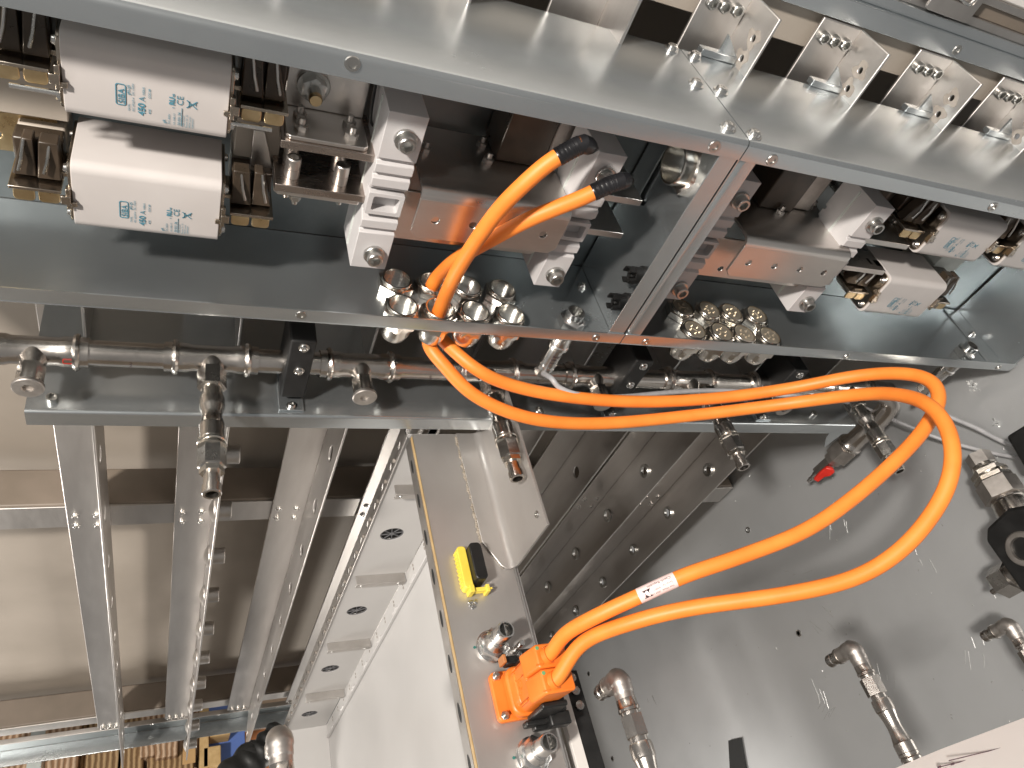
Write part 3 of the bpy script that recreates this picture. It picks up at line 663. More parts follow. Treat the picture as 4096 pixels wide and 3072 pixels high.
# bent busbar with holes
def ubar(x0, x1, label, l2, nh, yf=.627):
    t = thing('bent_busbar', label, 'busbar', ((x0+x1)/2, yf, -.49))
    zt_ = -.426; r = .012; th = .004
    o = [(yf, -.4885), (yf, zt_-r)] + [(yf+r-r*math.cos(math.radians(a)), zt_-r+r*math.sin(math.radians(a))) for a in range(15, 91, 15)] + [(.752, zt_)]
    i_ = [(.752, zt_-th)] + [(yf+r-(r-th)*math.cos(math.radians(a)), zt_-r+(r-th)*math.sin(math.radians(a))) for a in range(90, -1, -15)]
    # front face with holes is a plate of its own; bend and shelf join it
    hs = [circ(x0+(x1-x0)*(.13+.245*k), -.463, .0046, 16) for k in range(4)]
    c = .008
    poly = [(x0, zt_-r), (x0, -.4885+c), (x0+c, -.4885), (x1-c, -.4885), (x1, -.4885+c), (x1, zt_-r)]
    part('front_face', MB().prism(poly, (0, yf, 0), PX, PZ, (0, th, 0), hs), 'tin_copper', t, .0006)
    part('shelf', MB().prism([p for p in o[1:]]+i_, (x0, 0, 0), PY, PZ, (x1-x0, 0, 0)), 'tin_copper', t)
    for fx, y in ((.08, .700), (.50, .732), (.50, .700), (.93, .729)):
        hexbolt(t, (x0+(x1-x0)*fx, y, zt_), PZ, .0056)
    t2 = thing('back_busbar', l2, 'busbar', ((x0+x1)/2, .66, -.52))
    hs = [circ(x0+(x1-x0)*(.09+.245*k), -.500, .0042, 16) for k in range(4)]
    part('plate', MB().prism([(x0-.030, -.515), (x1-.012, -.515), (x1, -.503), (x1, -.45), (x0-.030, -.45)], (0, .655, 0), PX, PZ, (0, .004, 0), hs), 'tin_copper', t2, .0006)
    # contactor block in the dark above the shelf
    t3 = thing('contactor', l2.replace('busbar', 'contactor').replace('plate', 'block'), 'contactor', ((x0+x1)/2, .74, -.40))
    return t3
k1 = ubar(.226, .404, 'bent tinned busbar with four holes crossed by the orange cables', 'flat tinned busbar plate behind and below the crossing cables', 4)
k2 = ubar(.662, .848, 'bent tinned busbar glowing orange in the right box', 'flat tinned busbar plate with holes below the bent busbar, right box', 4)
for k_, x, l in ((k1, .355, 'brown contactor block in the dark behind the left bent busbar'), (k2, .75, 'brown contactor block in the dark behind the right bent busbar')):
    k_['label'] = l; k_.location = (x, .73, -.42)
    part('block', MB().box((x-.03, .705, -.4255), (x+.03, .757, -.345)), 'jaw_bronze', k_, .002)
    part('terminal', MB().box((x+.034, .715, -.4255), (x+.07, .757, -.36)), 'cast_steel', k_, .003)

# ================================================================== PIPE MANIFOLD
YP, ZP, RP = .682, -.766, .0172
t = thing('pipe_shelf', 'galvanised angle shelf running under the pipe', 'shelf', (.5, .63, -.84))
xs0, xs1 = -.162, 1.222
part('shelf_top', MB().prism([(.632+.004, -.8200), (.8285, -.8200), (.8285, -.8220), (.632+.004, -.8220)], (xs0, 0, 0), PY, PZ, (xs1-xs0, 0, 0)), 'galv', t)
m = MB(); pf = [(.632, -.846)]+[(.636-.004*math.cos(math.radians(a)), -.824+.004*math.sin(math.radians(a))) for a in range(0, 91, 18)]+[(.636, -.8218), (.634, -.8235), (.634, -.846)]
part('front_lip', m.prism(pf, (xs0, 0, 0), PY, PZ, (xs1-xs0, 0, 0)), 'galv', t)
for u, v in ((208, 1600), (3250, 1660), (2150, 1650)): place('socket_bolt', K['socket'], at(u, v, Z=-.82), PZ, t, .0065)
part('end_tab', MB().prism([(1.225, -.849), (1.215, -.905), (1.190, -.870), (1.185, -.849)], (0, .640, 0), PX, PZ, (0, .002, 0)), 'galv', t)
pipe = thing('pipe_manifold', 'stainless press-fitted pipe running along the shelf below the box', 'pipe', (.5, YP, ZP))
part('pipe_run', MB().cyl((-.40, YP, ZP), (1.30, YP, ZP), RP*.93, n=28), 'pipe_steel', pipe)
BX = [-.152, .042, .234, .426, .612, .802, .988, 1.178]
for k, x in enumerate(BX):
    a, b = x-.056, x+.056
    prof = [(0, RP*.95), (.0, RP*1.10), (.006, RP*1.10), (.009, RP*1.12), (.010, RP*1.28), (.013, RP*1.36), (.016, RP*1.28), (.017, RP*1.10), (.026, RP*1.10), (.032, RP*1.0),
            (.080, RP*1.0), (.086, RP*1.10), (.095, RP*1.10), (.096, RP*1.28), (.099, RP*1.36), (.102, RP*1.28), (.103, RP*1.12), (.106, RP*1.10), (.112, RP*1.10), (.112, RP*.95)]
    part('tee', MB().lathe((a, YP, ZP), PX, prof, 28), 'pipe_steel', pipe, ang=40)
    part('tee_neck', MB().lathe((x, YP, ZP), NY, [(.005, RP*.92), (RP*.9, RP*.86), (.026, RP*.62), (.030, RP*.62)], 24), 'pipe_steel', pipe)
    if k % 2 == 0 and k < 7:
        p = V((x, YP-.026, ZP))
        q = thing('plug_fitting', {0: 'hex plug fitting at the left end of the pipe', 2: 'hex plug fitting right of the first black pipe clamp', 4: 'hex plug fitting below the round plug, behind the orange cables', 6: 'hex plug fitting near the right end of the pipe, behind the orange cables'}[k], 'fitting', p, 'plug fittings on the pipe')
        part('hex_body', MB().lathe(p, NY, [(0, .0125, 6), (.026, .0125, 6), (.028, .0118)], 24), 'gunmetal', q, ang=25)
        part('end_cap', MB().lathe(p+V((0, -.028, 0)), NY, [(0, .0165), (.0035, .0165), (.0045, .0155), (.0045, .006, 6), (.001, .0058, 6), (.001, 0)], 28), 'cast_steel', q, ang=25)
def coupler(o, d, label, parent_len=1.0, mats=('gunmetal', 'pipe_steel', 'gunmetal', 'nickel')):
    q = thing('quick_coupler', label, 'coupler', o, 'quick couplers on the pipe')
    s = parent_len
    segs = [('hex_nut', [(0, .0150, 6), (.028*s, .0150, 6), (.029*s, .012)], 'gunmetal'),
            ('neck_ring', [(.029*s, .0125), (.043*s, .0125), (.044*s, .0145), (.047*s, .0145), (.047*s, .012)], 'nickel'),
            ('sleeve', [(.047*s, .0150), (.056*s, .0150), (.060*s, .0146), (.068*s, .0122), (.075*s, .0118), (.083*s, .0140), (.087*s, .0148), (.088*s, .0155), (.108*s, .0155), (.109*s, .0150)], 'pipe_steel'),
            ('ring', [(.109*s, .0165), (.112*s, .0165), (.113*s, .0152), (.115*s, .0165), (.119*s, .0165), (.119*s, .012)], 'nickel'),
            ('hex_body', [(.119*s, .0138, 6), (.146*s, .0138, 6), (.148*s, .012)], 'gunmetal'),
            ('small_hex', [(.148*s, .0120, 6), (.155*s, .0120, 6), (.155*s, .009)], 'nickel')]
    for n_, pr, mt in segs: part(n_, MB().lathe(o, d, pr, 24), mt, q, ang=25)
    part('tip', MB().ring(o, d, [(.155*s, .0092), (.170*s, .0092), (.171*s, .0108), (.182*s, .0108), (.183*s, .0098), (.183*s, .0072), (.155*s, .0068)], 24), 'pipe_steel', q, ang=25)
    return q
for k, l in ((1, 'quick coupler standing out between the left rails'), (3, 'quick coupler under the orange cables, above the welded bracket'), (5, 'quick coupler standing out above the dark rails'), (7, 'quick coupler beside the red-handled valve')):
    coupler(V((BX[k] + (.026 if k == 5 else 0), YP-.022, ZP)), NY, l, (1.0, .93, .86, .93)[(k-1)//2])
# clamps
for k, (u0, l) in enumerate(((1172, 'black pipe clamp between the two left tees'), (2575, 'black pipe clamp below the seam, behind the cables'), (3235, 'black pipe clamp near the right end of the pipe'))):
    x = at(u0, 1450, Y=.655).x+(.008 if k == 0 else 0)
    q = thing('pipe_clamp', l, 'clamp', (x, .66, -.82), 'black pipe clamps')
    part('block', MB().box((x-.0165, .652, -.805), (x+.0165, .715, -.692)), 'clamp_black', q, .003)
    for z in (-.703, -.748): place('screw', K['pan'], (x+.001, .652, z), NY, q, .0056)
    part('foot_plate', MB().box((x-.0165, .640, -.8195), (x+.0165, .715, -.8165)), 'galv', q, .0005)
    part('foot_upright', MB().box((x-.0165, .700, -.8165), (x+.0165, .7035, -.805)), 'galv', q)
    place('screw', K['pan'], (x, .647, -.8165), PZ, q, .0055)
# end elbow and drain valve
xe, ye = 1.305, .640
q = thing('pipe_elbow', 'stainless pipe elbow at the right end of the pipe', 'pipe elbow', (xe, YP, ZP))
el = [(1.24, YP, ZP), (1.27, YP-.004, ZP), (1.295, YP-.010, ZP-.006), (1.312, YP-.018, ZP-.024), (1.316, YP-.022, ZP-.055), (1.316, YP-.023, ZP-.075)]
part('bend', MB().tube(spline(el, 8), .0205, 24), 'pipe_steel', q)
e0 = V((1.316, YP-.023, ZP-.072))
part('press_socket', MB().lathe(e0, NZ, [(0, .0210), (.004, .0240), (.010, .0240), (.013, .0215), (.060, .0205), (.075, .0225), (.078, .0255), (.084, .0255), (.088, .0225)], 28), 'pipe_steel', q, ang=40)
v0 = e0+V((0, 0, -.088))
q = thing('drain_valve', 'small drain valve with a red handle at the right end of the pipe', 'valve', v0)
part('hex_reducer', MB().lathe(v0, NZ, [(0, .0235, 6), (.036, .0235, 6), (.040, .020), (.043, .018, 6), (.052, .018, 6), (.052, .014)], 24), 'cast_steel', q, ang=25)
part('valve_body', MB().lathe(v0, NZ, [(.052, .0135, 6), (.100, .0135, 6), (.102, .0115)], 24), 'chrome_nut', q, ang=25)
part('nozzle', MB().lathe(v0, NZ, [(.102, .008), (.112, .008), (.114, .0055), (.120, .006), (.122, .0048), (.130, .0055), (.132, .004), (.138, .004), (.138, 0)], 18), 'chrome_nut', q, ang=25)
hv = v0+V((-.012, -.016, -.066))
part('stem', MB().cyl(hv+V((.004, .006, 0)), hv+V((-.003, -.004, 0)), .004, n=12), 'chrome_nut', q)
m = MB(); pl = [(-.010, .008), (.002, .013), (.011, .008), (.011, -.006), (.004, -.016), (.003, -.038), (-.009, -.038), (-.011, -.012)]
A_ = V((.8, -.6, 0)).normalized(); m.prism(pl, hv, A_, PZ, V((-.6, -.8, 0))*.009)
part('red_handle', m, 'red_handle', q, .002)

# ================================================================== BATTERY TRAY
ZF = -.880; TX0, TX1 = .331, .444; YT = .655
tr = thing('battery_tray', 'open white battery tray with a bare steel front plate, lower middle', 'battery tray', (.39, .3, ZF))
part('front_plate', MB().box((TX0+.0015, -.15, ZF-.012), (TX1, .648, ZF)), 'plate_steel', tr, .0015)
part('edge_trim', MB().box((TX0, -.15, ZF-.0045), (TX0+.0014, .642, ZF+.0012)), 'gold_edge', tr)
part('edge_strip', MB().box((TX0-.0006, -.15, ZF-.030), (TX0+.0012, .645, ZF-.0052)), 'raw_steel', tr)
me_ = MB().prism(circ(0, 0, .0042, 14, .012), (0, 0, 0), PY, PZ, (.0006, 0, 0)).mesh('edge_slot', 'hole_dark')
for k in range(12):
    o = part('edge_slot', me_, 'hole_dark', tr); o.location = (TX0-.0009, .60-.06*k, ZF-.0185)
FZ = [-1.206, -1.542, -1.883, -2.226]; FX = .379; ZE = -2.36
part('tray_floor', MB().box((.452, -.15, ZE), (.455, YT-.022, ZF-.012)), 'white_paint', tr)
part('floor_ledge', MB().box((.4475, YT-.032, ZE+.01), (.4515, YT-.0005, ZF-.014)), 'white_paint', tr, .0008)
part('weld_strip', MB().box((.4440, YT-.040, ZE+.01), (.4515, YT-.0335, ZF-.06)), 'white_paint', tr, .0012)
holes = [circ(FX, z, .0222, 28) for z in FZ]
sidew = part('side_wall', MB().prism([(TX0, ZE), (.4465, ZE), (.4465, ZF-.013), (TX0, ZF-.013)], (0, YT, 0), PX, PZ, (0, .0025, 0), holes), 'white_paint', tr)
part('rim', MB().box((TX0-.0020, YT-.0035, ZE), (TX0-.0001, YT+.0040, ZF-.016)), 'rail_steel', tr, .0008)
part('outer_flange', MB().prism([(YT+.004, ZE), (YT+.030, ZE), (YT+.030, ZF-.02), (YT+.004, ZF-.02)], (TX0-.001, 0, 0), PY, PZ, (.002, 0, 0), [circ(YT+.014, ZF-.06-.062*k, .010, 10, .006) for k in range(23)]), 'raw_steel', tr)
part('end_wall', MB().box((TX0, .0, ZE-.003), (.4515, YT+.0025, ZE)), 'white_paint', tr)
m = MB()
for k in range(23): m.cyl((TX0-.002, YT+.005, ZF-.09-.062*k), (TX0-.005, YT+.005, ZF-.09-.062*k), .0035, n=10)
tag(part('clinch_studs', m, 'stain', tr), kind='stuff')
for z in FZ:
    vt = part('vent', MB().ring((FX, YT+.0016, z), NY, [(0, .0220), (.0012, .0220), (.0012, .0202), (0, .0202)], 28), 'vent_grey', tr)
    m = MB()
    for a in range(8):
        an = a*math.pi/4+.2; d_ = V((math.cos(an), 0, math.sin(an))); m.obox(V((FX, YT+.0014, z))+d_*.0130, d_*.0072, V((-d_.z, 0, d_.x))*.0007, (0, .0006, 0))
    m.cyl((FX, YT+.001, z), (FX, YT+.0002, z), .0050, n=18)
    part('vent_spokes', m, 'vent_grey', vt)
    part('vent_screen', MB().cyl((FX, YT+.004, z), (FX, YT+.005, z), .0221, n=24), 'hole_dark', vt)
for z in (-1.036, -1.372, -1.712, -2.052):
    m = MB(); m.box((TX0+.012, YT-.0195, z-.0012), (.4440, YT-.0001, z+.0012)); m.box((TX0+.012, YT-.0195, z-.014), (.4440, YT-.0172, z-.0012))
    part('stiffener', m, 'raw_steel', tr, .0006)
    for x in (TX0+.022, .430): place('rivet', K['riv'], (x, YT-.0196, z-.007), NY, tr, .0030)
m = MB(); random.seed(8)
for k in range(9):
    z = -1.0-.155*k
    for j in range(6): m.sphere((.4458+random.uniform(-.001, .001), YT-.035+random.uniform(-.002, .002), z-.006*j), .0042, 8)
tag(part('weld_beads', m, 'white_paint', tr), kind='stuff')
m = MB()
for k in range(16):
    for dy in (-.010, -.018): m.cyl((.4476, YT+dy, -.98-.085*k), (.4468, YT+dy, -.98-.085*k), .0030, n=10)
tag(part('ledge_holes', m, 'stain', tr), kind='stuff')
# welded bracket on the front plate
bk = thing('welded_bracket', 'folded steel bracket welded onto the front plate of the tray', 'bracket', (.43, .5, ZF))
YK0 = .413
poly = [(.404, .648), (.4415, .648), (.4415, YK0+.004), (.432, YK0), (.424, YK0+.006), (.404, YK0+.045)]
part('base_leg', MB().prism(poly, (0, 0, ZF+.0003), PX, PY, (0, 0, .0028)), 'plate_steel', bk, .0008)
r = .014; pts = [(.4445-r-.010, ZF+.0031)]
pts = [(.430, ZF+.0028)]+[(.4300+r*math.sin(math.radians(a)), ZF+.0028+r-r*math.cos(math.radians(a))) for a in range(15, 91, 15)]+[(.444, -.756), (.447, -.756)]+[(.4300+(r+.003)*math.sin(math.radians(a)), ZF+.0028+r-(r+.003)*math.cos(math.radians(a))) for a in range(90, 14, -15)]+[(.430, ZF+.0004)]
part('upright_leg', MB().prism(pts, (0, YK0, 0), PX, PZ, (0, .235, 0)), 'plate_steel', bk)
m = MB(); random.seed(5)
for k in range(46):
    f = k/45; y = .640-f*.182; m.sphere((.4035+random.uniform(-.0012, .0012), y, ZF+.0012), random.uniform(.0014, .0034), 8, (1, 1, .6))
for k in range(14):
    f = k/13; m.sphere((.404+.022*f, .458-.043*f, ZF+.0012), random.uniform(.0010, .0016), 8, (1, 1, .6))
tag(part('weld_seam', m, 'weld', bk), kind='stuff')
place('rivet', K['riv'], at(2146, 2058, X=.4435), NX, bk, .0042)
# coolant ports, stud, weld dot
def port(p, label):
    q = thing('coolant_port', label, 'port', p, 'coolant ports on the tray front plate')
    part('flange', MB().lathe(p, PZ, [(.0003, .0215), (.003, .0215), (.0035, .0205), (.0035, .015)], 32), 'chrome_nut', q)
    part('hex_nut', MB().lathe(p, PZ, [(.0035, .0178, 6), (.014, .0178, 6), (.016, .0150)], 24), 'chrome_nut', q, ang=25)
    part('cone', MB().lathe(p, PZ, [(.016, .0150), (.024, .0118), (.026, .0118)], 28), 'chrome_nut', q)
    part('nipple', MB().ring(p, PZ, [(.026, .0108), (.030, .0108), (.031, .0098), (.036, .0098), (.037, .0112), (.054, .0112), (.056, .0104), (.056, .0088), (.026, .0086)], 32), 'chrome_nut', q, ang=25)
    part('inner_web', MB().box((p.x-.0006, p.y-.0086, p.z+.030), (p.x+.0006, p.y+.0086, p.z+.053)), 'chrome_nut', q)
    part('paint_mark', MB().lathe(p+V((-.0235, .002, .0003)), PZ, [(0, .0018), (.0006, .0018), (.0006, 0)], 8), 'teal_mark', q)
port(at(1967, 2588, Z=ZF), 'chrome coolant port above the orange connector'); port(at(2128, 3025, Z=ZF), 'chrome coolant port below the orange connector')
pb = at(2062, 2600, Z=ZF)
single('ground_stud', MB().lathe(pb, PZ, [(.0003, .0052), (.004, .0052), (.004, .0040), (.024, .0040), (.025, .0034), (.025, 0)], 16), 'chrome_nut', 'short steel stud next to the orange connector', 'stud')
pb = at(1893, 2420, Z=ZF)
m = MB(); random.seed(2)
for k in range(14): m.sphere(pb+V((random.uniform(-.005, .005), random.uniform(-.006, .006), .0006)), random.uniform(.0018, .0034), 8, (1, 1, .5))
single('weld_spot', m, 'chrome_nut', 'rough bright weld spot below the yellow connector', 'weld')
# yellow and black connector
pc = at(1868, 2290, Z=ZF)
q = thing('signal_connector', 'yellow framed black signal connector on the tray front plate', 'connector', pc)
x0, y0, z0 = pc.x-.014, pc.y-.030, ZF+.0003
part('yellow_frame', MB().prism(rrect(x0, y0, x0+.013, y0+.062, .005), (0, 0, z0), PX, PY, (0, 0, .016)), 'yellow_plastic', q, .0012)
m = MB()
for k in range(9): m.box((x0-.0012, y0+.006+.006*k, z0+.001), (x0+.0006, y0+.009+.006*k, z0+.010))
part('side_teeth', m, 'yellow_plastic', q, .0004)
m = MB(); m.box((x0+.012, y0-.0035, z0+.003), (x0+.034, y0+.002, z0+.007)); m.box((x0+.012, y0-.0045, z0+.010), (x0+.034, y0+.001, z0+.0145)); m.box((x0+.030, y0-.0065, z0), (x0+.035, y0+.004, z0+.016)); m.box((x0+.006, y0-.006, z0), (x0+.0125, y0+.004, z0+.018)); m.box((x0+.035, y0-.003, z0+.012), (x0+.039, y0-.0005, z0+.015))
part('locking_slide', m, 'yellow_plastic', q, .0006)
part('black_plug', MB().prism(rrect(x0+.0132, y0+.006, x0+.031, y0+.060, .006), (0, 0, z0), PX, PY, (0, 0, .029)), 'black_plastic', q, .0014)

# ================================================================== HIGH VOLTAGE CONNECTOR
cb = V((.376, .214, ZF)); WY = .060
q = thing('cable_connector', 'orange two-cable connector bolted to the tray front plate', 'connector', cb+V((.035, .04, 0)))
hx0, hy0, hz = cb.x, cb.y, ZF+.0003
part('flange', MB().prism(rrect(hx0-.008, hy0, hx0+.058, hy0+WY, .007), (0, 0, hz), PX, PY, (0, 0, .0085)), 'orange_plastic', q, .0015)
bd = part('body', MB().prism(rrect(hx0+.014, hy0+.003, hx0+.054, hy0+WY-.003, .011, 6), (0, 0, hz+.008), PX, PY, (0, 0, .054)), 'orange_plastic', q, .002)
part('collar', MB().prism(rrect(hx0+.007, hy0+.000, hx0+.057, hy0+WY, .014, 6), (0, 0, hz+.008), PX, PY, (0, 0, .014)), 'orange_plastic', q, .003)
HW = WY/2
for k, (ya, yb_) in enumerate(((hy0+.0012, hy0+HW-.0006), (hy0+HW+.0006, hy0+WY-.0012))):
    part('cable_housing', MB().prism(rrect(hx0+.012, ya, hx0+.052, yb_, .004, 4), (0, 0, hz+.060), PX, PY, (.008, 0, .032)), 'orange_plastic', q, .0018)
    part('cable_collar', MB().ring((hx0+.034, (ya+yb_)/2, hz+.089), PZ+PX*.55, [(0, .0108), (.006, .0105), (.006, .0086), (0, .0086)], 28), 'orange_plastic', q)
    part('seal_dot', MB().lathe((hx0+.0232, ya+.0235, hz+.0922), PZ, [(0, .0024), (.0006, .0022), (.0006, 0)], 14), 'green_dot', q)
    rib = MB().box((hx0+.0128, ya+.006, hz+.030), (hx0+.0146, ya+.0085, hz+.052)); part('mould_rib', rib, 'orange_plastic', q, .0005)
    rib = MB().box((hx0+.0130, ya+.019, hz+.026), (hx0+.0146, ya+.0215, hz+.040)); part('mould_rib', rib, 'orange_plastic', q, .0005)
for yy, z0_, z1_ in ((.010, .030, .056), (.024, .018, .030), (.036, .050, .058), (.046, .020, .034), (.050, .040, .056)):
    part('mould_slot', MB().box((hx0+.0134, hy0+yy, hz+z0_), (hx0+.0143, hy0+yy+.0014, hz+z1_)), 'orange_shade', q)  # thin strips, the shade of recessed slots put into a darker orange
part('shoulder', MB().prism(rrect(hx0+.0100, hy0+.006, hx0+.056, hy0+WY-.006, .012, 5), (0, 0, hz+.020), PX, PY, (.002, 0, .014)), 'orange_plastic', q, .002)
for k in range(2):
    part('housing_rib', MB().box((hx0+.016, hy0+.004+HW*k, hz+.0915), (hx0+.026, hy0+.0055+HW*k, hz+.0932)), 'orange_plastic', q, .0004)
part('emboss_ring', MB().ring((hx0+.0142, hy0+.030, hz+.042), NX, [(0, .0055), (.0009, .0055), (.0009, .0042), (0, .0042)], 20), 'orange_plastic', q)
for x, y in ((hx0-.0005, hy0+.0065), (hx0-.0005, hy0+WY-.0065), (hx0+.050, hy0+.0065), (hx0+.050, hy0+WY-.0065)):
    place('bolt', K['nut'], (x, y, hz+.0085), PZ, q, .0046)
m = MB(); m.box((hx0+.026, hy0-.006, hz+.012), (hx0+.060, hy0+.001, hz+.062)); m.box((hx0+.020, hy0-.012, hz+.006), (hx0+.066, hy0-.005, hz+.020)); m.box((hx0+.050, hy0-.018, hz+.010), (hx0+.078, hy0-.002, hz+.026)); m.box((hx0+.058, hy0-.004, hz+.020), (hx0+.072, hy0+.030, hz+.034)); m.box((hx0+.034, hy0-.016, hz+.000), (hx0+.058, hy0-.004, hz+.010))
part('lever', m, 'black_plastic', q, .0022)
m = MB(); m.box((hx0+.022, hy0+WY-.001, hz+.014), (hx0+.052, hy0+WY+.006, hz+.060)); m.box((hx0+.010, hy0+WY+.001, hz+.012), (hx0+.028, hy0+WY+.012, hz+.026)); m.box((hx0+.018, hy0+WY, hz+.044), (hx0+.050, hy0+WY+.008, hz+.056))
part('lever', m, 'black_plastic', q, .002)
part('lever_clip', MB().box((hx0+.004, hy0+WY+.0015, hz+.016), (hx0+.0085, hy0+WY+.012, hz+.034)), 'brown_panel', q, .001)

# ================================================================== ORANGE CABLES
RC = .0087
P = 4096/2212
def dpts(l): return [at(u*P, v*P, d=d) for u, v, d in l]
exA = V((hx0+.037, hy0+.0153, hz+.094)); exB = V((hx0+.037, hy0+.0447, hz+.094))
outer = dpts([(958, 788, .945), (1030, 858, .955), (1150, 905, .98), (1300, 915, 1.02), (1500, 897, 1.05), (1700, 872, 1.04), (1850, 853, .985), (1935, 852, .925), (2003, 873, .865), (2046, 925, .825), (2058, 1000, .80), (2030, 1085, .79), (1955, 1180, .785), (1850, 1247, .788), (1700, 1284, .795), (1500, 1312, .81), (1370, 1343, .823), (1258, 1388, .846)])
inner = dpts([(1015, 788, .955), (1110, 834, .98), (1250, 860, 1.01), (1400, 868, 1.045), (1550, 860, 1.065), (1700, 840, 1.06), (1850, 812, 1.02), (1950, 807, .975), (2010, 823, .94), (2028, 862, .915), (2003, 917, .895), (1950, 980, .88), (1850, 1070, .86), (1740, 1146, .845), (1600, 1202, .833), (1480, 1243, .827), (1380, 1288, .829), (1290, 1330, .836), (1222, 1369, .852)])
A_in = [at(2330, 575, Y=.600), at(2280, 600, Y=.600), at(2190, 655, Y=.597), at(2090, 742, Y=.594), at(1990, 845, Y=.596), at(1890, 985, Y=.603), at(1815, 1110, Y=.615), V((.2925, .628, -.590)), V((.2925, .628, -.625)), V((.294, .626, -.655))]
B_in = [at(2480, 725, Y=.608), at(2425, 745, Y=.608), at(2330, 790, Y=.607), at(2215, 836, Y=.607), at(2100, 885, Y=.611), at(1960, 960, Y=.623), at(1830, 1035, Y=.648), V((.296, .672, -.575)), V((.2925, .675, -.597)), V((.2925, .675, -.625)), V((.298, .672, -.657))]
dA = V((.75, 0, 1)).normalized()
pathA = smooth(spline(A_in+outer+[exA, exA-dA*.02], 10), 6)
pathB = smooth(spline(B_in+inner+[exB, exB-dA*.02], 10), 6)
def cable(path, ntape, label, end_bend, group='orange high-voltage cables'):
    o = thing('power_cable', label, 'cable', path[0], group)
    part('sheath', MB().tube(path, RC, 20), 'orange', o)
    tp = path[:ntape]; e = end_bend
    full = [path[0]+e*1.75, path[0]+e*1.45, path[0]+e*1.2, path[0]+e*.75]+tp; rr = []
    for i in range(len(full)):
        rr.append((RC*.30, RC*.52, RC*.80, RC*1.05)[i] if i < 4 else RC*1.07+.00022*math.sin(i*2.1))
    part('taped_end', MB().tube(full, rr, 20), 'tape', o, ang=20)
    m = MB()
    for i in range(3, ntape, 2):
        d = (tp[i]-tp[i-1]).normalized(); m.ring(tp[i], d+V((.10*math.sin(i*1.7), .08*math.cos(i*2.3), -.06)), [(-.0024, RC*1.06), (0, RC*(1.12+.03*math.sin(i*3.1))), (.0012, RC*1.06)], 20)
    part('tape_wrap', m, 'tape', o)
    return o
cA = cable(pathA, 17, 'orange cable of the outer loop, taped end higher in the left box', V((.012, .003, -.003)))
cB = cable(pathB, 17, 'orange cable of the inner loop carrying the printed label', V((.011, .004, .000)))
# printed label on the inner cable: a thin sleeve section with writing bent round it
li = min(range(len(pathB)), key=lambda i: (pathB[i]-at(2560, 2395, d=.827)).length); lj = min(range(len(pathB)), key=lambda i: (pathB[i]-at(2705, 2335, d=.826)).length)
a_, b_ = min(li, lj), max(li, lj); seg = pathB[a_:b_+1]
lab = part('cable_label', MB().tube(seg, RC*1.025, 24, caps=False), 'label_pink', cB)
p_right, p_left = seg[0], seg[-1]; ax = (p_left-p_right); LL = ax.length; ax.normalize()   # text runs from right to left (upside down in the picture)
mid = seg[len(seg)//2]; vd = (-mid).normalized(); vd = (vd-ax*vd.dot(ax)).normalized(); upd = ax.cross(vd) * -1
def bent(me):
    for v in me.vertices:
        f = max(0, min(1, v.co.x/LL)); k = f*(len(seg)-1); i = min(int(k), len(seg)-2); c = seg[i].lerp(seg[i+1], k-i)
        a = v.co.y/(RC*1.04); v.co = c+(vd*math.cos(a)+upd*math.sin(a))*(RC*1.045)
def ltext(s_, x, y, sz):
    o = text(s_, (x, y, 0), PX, PY, sz, 'ink_dark', None, 'print'); bent(o.data); o.parent = cB; o.matrix_parent_inverse = Matrix.Translation(-wloc(cB))
if upd.dot(DOWN) < 0: upd = -upd
ltext('Czech Republic', LL*.08, -.0066, .0046); ltext('Serial Nr.', LL*.08, -.0008, .0034); ltext('00001', LL*.40, -.0006, .0036); ltext('Year Week', LL*.08, .0042, .0030); ltext('2024 1.00', LL*.44, .0042, .0030)
me = MB(); me.prism([(LL*.66, -.003), (LL*.88, -.003), (LL*.88, .006), (LL*.66, .006)], (0, 0, 0), PX, PY, (0, 0, .0001), [[(LL*.70, .0045), (LL*.74, .0058), (LL*.82, .002), (LL*.82, -.001), (LL*.76, -.0022), (LL*.72, .001)]])
om = me.mesh('logo', 'ink_dark'); bent(om); part('label_logo', om, 'ink_dark', cB)

# grey sensor cables
gc = [V((.482, .633, ZB-.10))]+[at(u, v, d=d) for u, v, d in ((2205, 1512, 1.0), (2240, 1552, 1.0), (2330, 1582, 1.01), (2480, 1588, 1.05), (2700, 1568, 1.13), (2900, 1562, 1.20), (3100, 1580, 1.22), (3300, 1592, 1.21))]+[at(u, v, X=x) for u, v, x in ((3440, 1625, 1.28), (3600, 1690, 1.33), (3760, 1755, 1.37), (3900, 1795, 1.395), (4020, 1822, 1.405), (4200, 1850, 1.405))]
GC1 = list(gc)
single('sensor_cable', MB().tube(smooth(spline(gc, 8), 3), .0038, 12), 'grey_sheath_light', 'grey sensor cable from the round plug below the seam', 'cable')
gc = [V((1.298, .636, ZB-.10)), V((1.299, .630, ZB-.125))]+[at(u, v, X=x) for u, v, x in ((3712, 1560, 1.33), (3718, 1610, 1.35), (3790, 1662, 1.375), (3900, 1710, 1.39), (4000, 1762, 1.40), (4150, 1830, 1.405))]
single('sensor_cable', MB().tube(smooth(spline(gc, 8), 3), .0042, 12), 'grey_sheath_light', 'grey sensor cable running from the right round plug to the right picture edge', 'cable')

